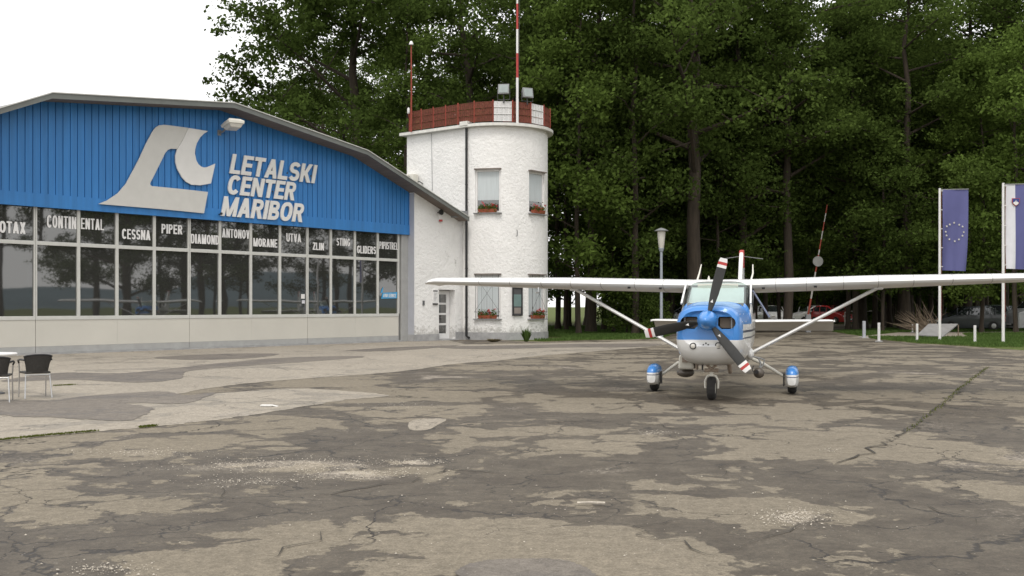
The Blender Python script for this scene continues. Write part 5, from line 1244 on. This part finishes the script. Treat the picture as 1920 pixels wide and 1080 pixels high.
# ================================================================== PARKED CARS
def make_car(label, paint, P, rz, L_=4.2, hgt=1.62, wid=1.72, boxy=False, group='cars parked in the wood'):
    r_ = thing('parked_car', label, 'car', P, rz, group); s_ = L_ / 4.2; hs = hgt / 1.46
    st = [(0, .66, .55, .58), (.12, .80, .68, .71), (.85, .84, .86, .90), (1.1, .85, .91, .96), (1.85, .86, .94, 1.40), (2.6, .86, .95, 1.46), (3.4, .85, .97, 1.42), (4.0, .83, .98, 1.04), (4.2, .78, .85, .88)]
    if boxy: st = [(0, .70, .62, .66), (.1, .82, .80, .84), (.7, .85, .98, 1.02), (.8, .86, 1.0, 1.05), (1.35, .86, 1.02, 1.46), (2.6, .86, 1.02, 1.48), (3.9, .86, 1.02, 1.46), (4.12, .84, 1.0, 1.05), (4.2, .82, .8, .82)]
    body, win = MB(), MB(); rg = []
    for x, hw, be, ro in st:
        x *= s_; hw *= wid / 1.72; be *= hs; ro *= hs; tall = ro - be > .2; rw = hw - .17 if tall else hw * .93
        rg.append([(x, -hw * .94, .20), (x, -hw, .5 * hs), (x, -hw * .97, be), (x, -rw, ro - (.10 if tall else .01)), (x, -rw * .82, ro), (x, rw * .82, ro), (x, rw, ro - (.10 if tall else .01)), (x, hw * .97, be), (x, hw, .5 * hs), (x, hw * .94, .20)])
    for i in range(len(rg) - 1):
        ta = st[i][3] - st[i][2] > .2; tb__ = st[i + 1][3] - st[i + 1][2] > .2
        for j in range(10):
            k = (j + 1) % 10; q = [rg[i][j], rg[i][k], rg[i + 1][k], rg[i + 1][j]]
            glassy = (j in (2, 6) and (ta or tb__)) or (j == 4 and (ta != tb__))
            (win if glassy else body).add(q, [(0, 1, 2, 3)])
    body.add(rg[0], [tuple(range(10))]); body.add(rg[-1], [tuple(range(10))])
    merged(body, 'body', paint, r_, 35); merged(win, 'window', M['car_glass'], r_, 35)
    for sx in (-1, 1):
        for x in (1.12, 1.88, 2.7, 3.45): g = MB(); g.tube([(x * s_, sx * .865 * wid / 1.72, .93 * hs), ((x + .1) * s_, sx * .715 * wid / 1.72, 1.35 * hs)], .03, 6); g.build('pillar', paint, r_)
        for x in (.78, 3.38): w_ = wheel(r_, (0, 0, 0), .32, .2, M['steel']); w_.location = (x * s_, sx * (wid / 2 - .07), .32); w_.rotation_euler = (0, 0, R(90))
        g = MB(); g.cbox((.06, sx * .56, .60 * hs), (.12, .3, .13)); g.build('headlight', M['lamp_glass'], r_, bevel=.02)
        g = MB(); g.cbox((L_ - .06, sx * .66, .80 * hs), (.14, .2, .22)); g.build('tail_light', M['paint_red'], r_, bevel=.02)
        g = MB(); g.cbox((1.35 * s_, sx * .95, .98 * hs), (.14, .18, .12)); g.build('mirror', paint, r_, bevel=.03)
    g = MB(); g.cbox((-.0, 0, .38), (.08, 1.2, .16)); g.build('grille', M['black'], r_)
    g = MB(); g.cbox((-.045, 0, .42), (.012, .5, .1)); g.build('number_plate', M['paint_white'], r_)
    g = MB(); g.cbox((L_ + .0, 0, .62), (.03, .5, .1)); g.build('number_plate', M['paint_white'], r_)
    return r_
cp = {k: mat('car_' + k, c, .25, coat=.6, var=.03) for k, c in dict(silver=(.42, .43, .44), white=(.66, .66, .65), red=(.40, .03, .03), dark=(.05, .055, .06), grey=(.2, .21, .22), slate=(.16, .18, .20)).items()}
def carpos(px, d): p = AT(px, 600, d); return (p.x, d, 0)
make_car('silver car seen between the lamp post and the propeller', cp['silver'], carpos(1222, 70), R(8))
make_car('grey car half hidden behind the airplane cowl', cp['grey'], carpos(1268, 76), R(30))
make_car('white car with red tail lights right of the windshield', cp['white'], carpos(1462, 90), R(100), 4.0)
make_car('white hatchback parked beside the red car', cp['white'], carpos(1484, 95), R(14))
make_car('bright red car right of the white hatchback', cp['red'], carpos(1592, 92), R(122), 3.9)
make_car('dark saloon parked behind the first flagpole', cp['dark'], carpos(1748, 66), R(3), 4.3, 1.55)
make_car('dark grey estate parked behind the dark saloon', cp['slate'], carpos(1792, 72), R(8), 4.6, 1.6)
make_car('silver van at the right edge of the photo', cp['silver'], carpos(1893, 66), R(6), 4.5, 1.95, 1.8, True)
make_car('small dark car between the estate and the silver van', cp['slate'], carpos(1872, 67), R(70), 3.9)

# ================================================================== TREES
def tree_meshes(seed, H, cb, CR, nleaf, lsize, trunk_r, low=0., m_leaf='leaf'):
    rs = np.random.RandomState(seed); rd = random.Random(seed)
    g = MB(); n = 9; axis = []; x = y = 0.
    for i in range(n + 1):
        z = H * .93 * i / n; axis.append(Vector((x, y, z))); x += rd.gauss(0, .08 + .008 * H); y += rd.gauss(0, .08 + .008 * H)
        if i < 5: x *= .3; y *= .3
    rad = [max(.03, trunk_r * (1 - (i / n)) ** .75 + .02) for i in range(n + 1)]; rad[0] *= 1.35
    axis.insert(1, axis[0].lerp(axis[1], .25)); rad.insert(1, trunk_r * 1.03)
    g.tube(axis, rad, 10)
    def axp(z):
        f = min(z / (H * .93), .999) * n; i = int(f); a = [axis[0]] + axis[2:]; return a[i].lerp(a[i + 1], f - i)
    centers = []
    nl = int(15 + H * .35)
    for k in range(nl):
        f = (k + rd.random() * .6) / nl; z = cb * (.82 - low * .5) + (H * .92 - cb * (.82 - low * .5)) * f
        p0 = axp(z); a = k * 2.399 + rd.uniform(-.5, .5); prof_ = math.sin(math.pi * min(1, .22 + .78 * f)) ** .6; L_ = CR * prof_ * rd.uniform(.65, 1.1)
        rise = rd.uniform(.15, .75) * (1.2 - .4 * f); d = Vector((math.cos(a), math.sin(a), rise)).normalized()
        p1 = p0 + d * L_ * .5 + Vector((0, 0, -.03 * L_)); p2 = p0 + d * L_ + Vector((rd.gauss(0, .3), rd.gauss(0, .3), -.06 * L_))
        r0 = max(.03, trunk_r * .42 * (1 - f * .6)); g.tube([p0, p1, p2], [r0, r0 * .6, r0 * .2], 6)
        for q in range(3):
            s0 = p0.lerp(p2, rd.uniform(.35, .85)); dv = Vector((rd.gauss(0, 1), rd.gauss(0, 1), rd.uniform(-.2, .8))).normalized() * L_ * rd.uniform(.2, .4)
            g.tube([s0, s0 + dv * .5, s0 + dv], [r0 * .35, r0 * .22, .012], 5); centers.append((s0 + dv, rd.uniform(.7, 1.35)))
        centers.append((p2, rd.uniform(.9, 1.6))); centers.append((p0.lerp(p2, .68), rd.uniform(.7, 1.3)))
    centers.append((axp(H * .92), 1.5))
    sc_ = CR / 6.
    wts = np.array([c[1] ** 2 for c in centers]); wts /= wts.sum(); idx = rs.choice(len(centers), nleaf, p=wts)
    cen = np.array([list(c[0]) for c in centers])[idx]; rr = np.array([c[1] for c in centers])[idx] * (.55 + .45 * sc_)
    d = rs.normal(size=(nleaf, 3)); d /= np.linalg.norm(d, axis=1)[:, None]; rad_ = rs.rand(nleaf) ** .5
    # sprays: leaves gather in small drooping bunches
    off = d * (rr * rad_)[:, None] * np.array([1.15, 1.15, .72]); 
    bunch = rs.normal(scale=.10, size=(nleaf, 3)); q = rs.randint(0, 14, nleaf); key = idx * 14 + q
    bc = rs.normal(size=(len(centers) * 14, 3)); bc /= np.linalg.norm(bc, axis=1)[:, None]; bc *= (rs.rand(len(bc)) ** .4)[:, None]
    off = np.where((rs.rand(nleaf) < .62)[:, None], bc[key] * rr[:, None] * np.array([1.2, 1.2, .75]) + rs.normal(scale=.20, size=(nleaf, 3)) * np.array([1, 1, .6]), off)
    vs = leaf_cloud(cen + off, lsize, seed, 1.0)
    return g.mesh('trunk', M['bark'], 40), leaf_mesh('crown', vs, M[m_leaf])
protos = {}
def proto(name, *a, **k): protos[name] = tree_meshes(*a, **k)
proto('oak1', 11, 25, 8.0, 6.2, 23000, .115, .36)
proto('oak2', 12, 27, 9.5, 5.6, 23000, .115, .27)
proto('oak3', 13, 24, 7.0, 6.6, 24000, .115, .30, low=.6)
proto('oak4', 14, 28, 11., 5.4, 22000, .115, .26)
proto('slim1', 15, 21, 6.0, 3.6, 15000, .105, .17, low=.7)
proto('slim2', 16, 17, 3.6, 3.2, 15000, .105, .11, low=.6, m_leaf='leaf_light')
proto('edge', 21, 22, 4.5, 8.2, 56000, .115, .42, low=.6)
proto('bush', 17, 4.2, .8, 2.2, 4200, .12, .06, low=.8)
proto('pole', 31, 24, 13.5, 3.4, 12000, .115, .17)
proto('young', 18, 13, 3.2, 3.4, 15000, .105, .09, low=.6)
used = {}
def plant(kind, x, y, label, rz=None, s_=1., group='trees of the wood', name='forest_tree', cat='tree', rt=None):
    rnd_ = random.Random(int(x * 131 + y * 17)); o = thing(name, label, cat, (x, y, 0), rz if rz is not None else rnd_.uniform(0, 6.28), group)
    o.scale = (s_, s_, s_ * rnd_.uniform(.94, 1.06)); tm, cm = protos[kind]; part('trunk', tm, o); part('crown', cm, o); return o
def px2x(px, d): return (px - 960) / FPX * d
front = [('oak1', 1300, 58, 1.12, 'thick trunked forest tree rising directly behind the propeller'),
         ('oak2', 1108, 60, 1.0, 'forest tree just right of the tower, between tower and lamp post'),
         ('slim1', 1192, 57, 1.05, 'slim forest tree left of the lamp post'), ('slim2', 1062, 66, 1.0, 'light leaved young tree close behind the tower edge'),
         ('oak4', 1254, 66, 1.0, 'straight trunk right behind the lamp post'), ('oak3', 1392, 64, 1.0, 'forest tree behind the red fin tip'),
         ('slim1', 1415, 68, 1.0, 'slim dark trunk right of the red fin tip'), ('oak2', 1476, 63, 1.02, 'broad forest tree left of the raised barrier'),
         ('slim2', 1462, 70, 1.1, 'young tree with low foliage left of the barrier'), ('oak4', 1566, 98, 1.0, 'forest tree just right of the barrier pole'),
         ('slim1', 1604, 66, 1.0, 'leaning slim tree between barrier and first flag'), ('oak1', 1616, 72, 1.0, 'dark forked tree between barrier and first flag'),
         ('oak3', 1700, 65, 1.05, 'forest tree left of the blue starred flag'), ('oak2', 1812, 70, 1.0, 'forest tree with trunk between the two flags'),
         ('slim2', 1840, 62, 1.0, 'light leaved young tree right of the blue starred flag'), ('oak4', 1884, 71, 1.0, 'forest tree behind the striped flag'),
         ('oak1', 1950, 66, 1.05, 'forest tree at the right edge of the photo'), ('slim1', 1745, 76, 1.0, 'slim tree hidden behind the first flagpole'),
         ('edge', 668, 63, 1.12, 'spreading tree with lacy left edge behind the hangar roof'), ('oak1', 880, 64, 1.0, 'tall tree directly behind the control tower'),
         ('oak3', 800, 70, 1.0, 'tall tree between hangar roof and tower'), ('slim1', 760, 58.5, .9, 'slim tree left of the tower behind the hangar roof'),
         ('oak2', 600, 82, .92, 'distant tree seen through the lacy crown behind the hangar'), ('slim2', 1085, 57, 1.15, 'bright young tree beside the tower edge'), ('young', 1150, 61, 1.0, 'leafy understory tree right of the tower'), ('young', 1345, 61, 1.05, 'leafy understory tree behind the upright propeller blade'), ('slim2', 1345, 66, 1.35, 'tall light leaved tree behind the upright propeller blade'),
         ('young', 1532, 97, 1.1, 'leafy understory tree above the parked white hatchback'), ('young', 1655, 63, 1.0, 'leafy understory tree left of the blue starred flag'), ('young', 1768, 68, .95, 'leafy understory tree hidden behind the blue starred flag'), ('slim2', 1905, 60, 1.1, 'bright young tree above the striped flag'), ('young', 1215, 63, .95, 'leafy understory tree just left of the lamp post'), ('oak4', 985, 72, 1.0, 'tall tree behind the striped mast'), ('edge', 500, 74, .66, 'low tree peeking over the hangar roof at its left end')]
for k, px, d, s_, lab in front: plant(k, px2x(px, d), d, lab, s_=s_)
rd = random.Random(77); pts = [(px2x(f[1], f[2]), f[2]) for f in front]
kinds = ['oak1', 'oak2', 'oak3', 'oak4', 'slim1', 'oak3', 'slim2']
cnt = 0
for tries in range(4000):
    d = rd.uniform(76, 138); px = rd.uniform(1010, 2040); x = px2x(px, d)
    if d < 104 and (1425 < px < 1600 or 1735 < px < 1900): 
        if d < 100: continue
    if px < 1200 and d > 92: continue
    if min((x - a) ** 2 + (d - b) ** 2 for a, b in pts) < 3.4 ** 2: continue
    pts.append((x, d)); cnt += 1
    plant(kinds[cnt % 7], x, d, 'broadleaf tree standing deep in the dark wood behind the front trees', s_=rd.uniform(.9, 1.12), group='trees deep in the wood')
    if cnt > 60: break
for k, (px, d) in enumerate(((640, 95), (720, 90), (830, 88), (900, 92), (960, 84), (1010, 88), (760, 105), (860, 108), (560, 100))):
    plant(kinds[k % 4], px2x(px, d), d, 'tree standing far back behind the hangar and the tower', s_=.95, group='trees behind the hangar')
for k, (px, d) in enumerate(((1046, 68), (1083, 73), (1132, 66), (1170, 72), (1212, 68), (1236, 75), (1330, 70), (1372, 74), (1436, 68), (1516, 98), (1545, 104), (1590, 67), (1640, 71), (1668, 76), (1722, 73), (1850, 76), (1915, 74), (1060, 80))):
    pts.append((px2x(px, d), d)); plant('pole', px2x(px, d), d, 'thin straight trunked tree with a high crown inside the wood', s_=1.0 - .05 * (k % 3), group='thin pole trees of the wood')
cnt = 0
for tries in range(3000):                            # young trees between the trunks
    d = rd.uniform(63, 108); px = rd.uniform(1040, 1990); x = px2x(px, d)
    if 1425 < px < 1602 and d < 97 or 1740 < px < 1900 and d < 84: continue
    if px < 1180 and d > 84: continue
    if min((x - a) ** 2 + (d - b) ** 2 for a, b in pts) < 2.2 ** 2: continue
    pts.append((x, d)); cnt += 1
    plant(['slim2', 'young', 'slim1'][cnt % 3], x, d, 'young leafy understory tree between the trunks of the wood', s_=rd.uniform(.7, 1.0), group='young trees under the canopy')
    if cnt > 38: break
# trees on the far side of the apron, seen only as reflections in the hangar glass
for k, (x, y) in enumerate(((47, 18), (52, 26), (46, 33), (55, 39), (58, 30), (60, 17), (50, 8), (66, 24), (50, 45), (62, 47))):
    plant(['oak4', 'oak2', 'oak1', 'oak3'][k % 4], x, y, 'tree beyond the right edge, mirrored in the hangar windows', s_=.9, group='trees mirrored in the hangar windows')
for k, (x, y) in enumerate(((44, 29), (43, 37), (47, 44), (44, 52), (55, 52), (52, 34), (62, 38), (60, 57))):
    plant(['edge', 'oak3', 'slim1', 'oak3'][k % 4], x, y, 'tree beyond the right edge, mirrored in the hangar windows', s_=.85, group='trees mirrored in the hangar windows')
for x, y, a in ((31, 31.5, -84), (33, 44, -97)):
    o = dup(pl); o.name = 'airplane'; o.location = (x, y, 0); o.rotation_euler = (0, 0, R(a)); o['group'] = 'airplanes mirrored in the hangar windows'; o['label'] = 'airplane beyond the right edge, mirrored as a pale wing line in the hangar windows'
# shrubs
for px, d, s_, lab in ((1175, 58, .62, 'round green shrub on the grass left of the lamp post'), (1222, 57, .5, 'low shrub at the foot of the lamp post'), (1150, 63, .55, 'shrub beside the trunks right of the tower')):
    plant('bush', px2x(px, d), d, lab, s_=s_, group='shrubs on the grass', name='shrub', cat='shrub')
# undergrowth far back in the wood
rs = np.random.RandomState(5); n = 90000
X = rs.uniform(17, 95, n); Y = rs.uniform(112, 150, n); Z = rs.rand(n) ** 1.1 * (6.0 + 3.5 * np.sin(X * .31) * np.sin(Y * .23)); keep = X > 10 + (Y - 110) * .14
P_ = np.stack([X, Y, Z], 1)[keep]; o = bpy.data.objects.new('undergrowth', leaf_mesh('undergrowth', leaf_cloud(P_, .30, 5), M['leaf'])); C.objects.link(o)
tag(o, 'dense dark undergrowth filling the far back of the wood', 'undergrowth', kind='stuff')

# ================================================================== GRASS, MOSS, LOOSE STONES
def blades(name, label, cat, XY, h, wd, m, seed, z=0.):
    rs = np.random.RandomState(seed); n = len(XY); a = rs.uniform(0, 6.28, n); hh = h * rs.uniform(.4, 1.2, n); le = rs.uniform(.1, .6, n) * hh
    b = np.c_[XY, np.full(n, z)]; s_ = np.c_[-np.sin(a), np.cos(a), np.zeros(n)] * wd; tip = b + np.c_[np.cos(a) * le, np.sin(a) * le, hh]; mid = (b * .45 + tip * .55) + np.c_[np.zeros(n), np.zeros(n), hh * .08]
    vs = np.stack([b - s_, mid - s_ * .8, tip, mid + s_ * .8], 1).reshape(-1, 3); o = bpy.data.objects.new(name, leaf_mesh(name, vs, m)); C.objects.link(o); return tag(o, label, cat, kind='stuff')
rs = np.random.RandomState(9)
def inpoly(P, poly):
    x, y = P[:, 0], P[:, 1]; c = np.zeros(len(P), bool); n = len(poly)
    for i in range(n):
        (x1, y1), (x2, y2) = poly[i], poly[(i + 1) % n]; c ^= ((y1 > y) != (y2 > y)) & (x < (x2 - x1) * (y - y1) / ((y2 - y1) or 1e-9) + x1)
    return c
P_ = np.c_[rs.uniform(1, 34, 230000), rs.uniform(39, 80, 230000)]; keep = ~inpoly(P_, e2) & (rs.rand(len(P_)) < np.clip(1.6 - (P_[:, 1] - 39) / 36, .12, 1))
tw = np.array(loc2w(TX, TY)); PATH = [(16.5, 52), (22, 51), (24.5, 58), (40, 63), (40, 66), (22.5, 62)]
keep &= ~inpoly(P_, PATH)
keep &= (np.hypot(P_[:, 0] - tw[0], P_[:, 1] - tw[1]) > 3.2)
P_ = P_[keep]; blades('grass', 'short green grass along the edge of the apron and under the first trees', 'grass', P_, .13, .022, M['weed'], 1)
def along(pts, n, spread):
    pts = [np.array(p) for p in gp(pts)]; out = []
    L_ = [np.linalg.norm(b - a) for a, b in zip(pts, pts[1:])]; tot = sum(L_)
    for (a, b), l in zip(zip(pts, pts[1:]), L_):
        k = int(n * l / tot); u = rs.rand(k, 1); out.append(a + (b - a) * u + rs.normal(0, spread, (k, 2)))
    return np.concatenate(out)
mo = np.concatenate([along([(0, 828), (90, 819), (180, 811)], 800, .015), along([(262, 804), (290, 801)], 300, .03), along([(1852, 690), (1800, 730), (1770, 758)], 420, .02), along([(1770, 758), (1700, 812)], 120, .02), along([(100, 725), (140, 723)], 260, .025)])
blades('moss', 'green moss and grass growing in the pavement joints', 'moss', mo, .028, .007, M['moss'], 2, .012)
# loose pale chippings in the worn spots
spots = [(560, 872, 260, 16, 1500), (740, 762, 90, 8, 420), (260, 850, 150, 10, 420), (670, 893, 110, 9, 700), (480, 905, 120, 9, 520), (780, 868, 60, 6, 300), (1490, 972, 70, 16, 900), (1230, 813, 30, 4, 160), (200, 1070, 90, 14, 260), (1560, 846, 20, 3, 60), (900, 700, 500, 40, 260), (1000, 950, 900, 120, 520)]
sp = []
for cx_, cy_, rx, ry, n in spots:
    for k in range(int(n * .6)):
        x_, y_ = cx_ + rs.normal(0, rx * .5), cy_ + rs.normal(0, ry * .5)
        if y_ < 600: continue
        p = G(x_, y_); sp.append((p.x, p.y))
sp = np.array(sp); n = len(sp); s_ = .003 + .007 * rs.rand(n) ** 3.
oc = np.array([(1, 0, 0), (0, 1, 0), (-1, 0, 0), (0, -1, 0), (0, 0, .7)]); vs = []; fs = []
co = (oc[None] * s_[:, None, None] * rs.uniform(.6, 1.3, (n, 5, 1))); rot = rs.uniform(0, 6.28, n); c_, s2 = np.cos(rot), np.sin(rot)
xy = np.stack([co[..., 0] * c_[:, None] - co[..., 1] * s2[:, None], co[..., 0] * s2[:, None] + co[..., 1] * c_[:, None]], -1) + sp[:, None]
V_ = np.concatenate([xy, co[..., 2:] + .012], -1).reshape(-1, 3); me = bpy.data.meshes.new('chippings')
F_ = (np.arange(n)[:, None, None] * 5 + np.array([(0, 1, 4), (1, 2, 4), (2, 3, 4), (3, 0, 4)])[None]).reshape(-1, 3)
me.from_pydata(V_.tolist(), [], F_.tolist()); me.materials.append(M['stone']); o = bpy.data.objects.new('chippings', me); C.objects.link(o)
tag(o, 'loose pale stone chippings scattered in the worn spots of the asphalt', 'stones', kind='stuff')

# distant hills beyond the right side of the field
g = MB(); n = 60; top = []
for i in range(n + 1):
    y = -900 + 2400 * i / n; top.append((1500 - 200 * math.sin(i * .09), y, 26 + 12 * math.sin(i * .33) + 7 * math.sin(i * .8 + 1) + 3 * math.sin(i * 2.1)))
vs = [(x - 260, y, 0) for x, y, z in top] + top + [(x + 300, y, 0) for x, y, z in top]; m_ = n + 1
g.add(vs, [(i, i + 1, m_ + i + 1, m_ + i) for i in range(n)] + [(m_ + i, m_ + i + 1, 2 * m_ + i + 1, 2 * m_ + i) for i in range(n)]); structure(g.build('hills', M['hill'], smooth=80))
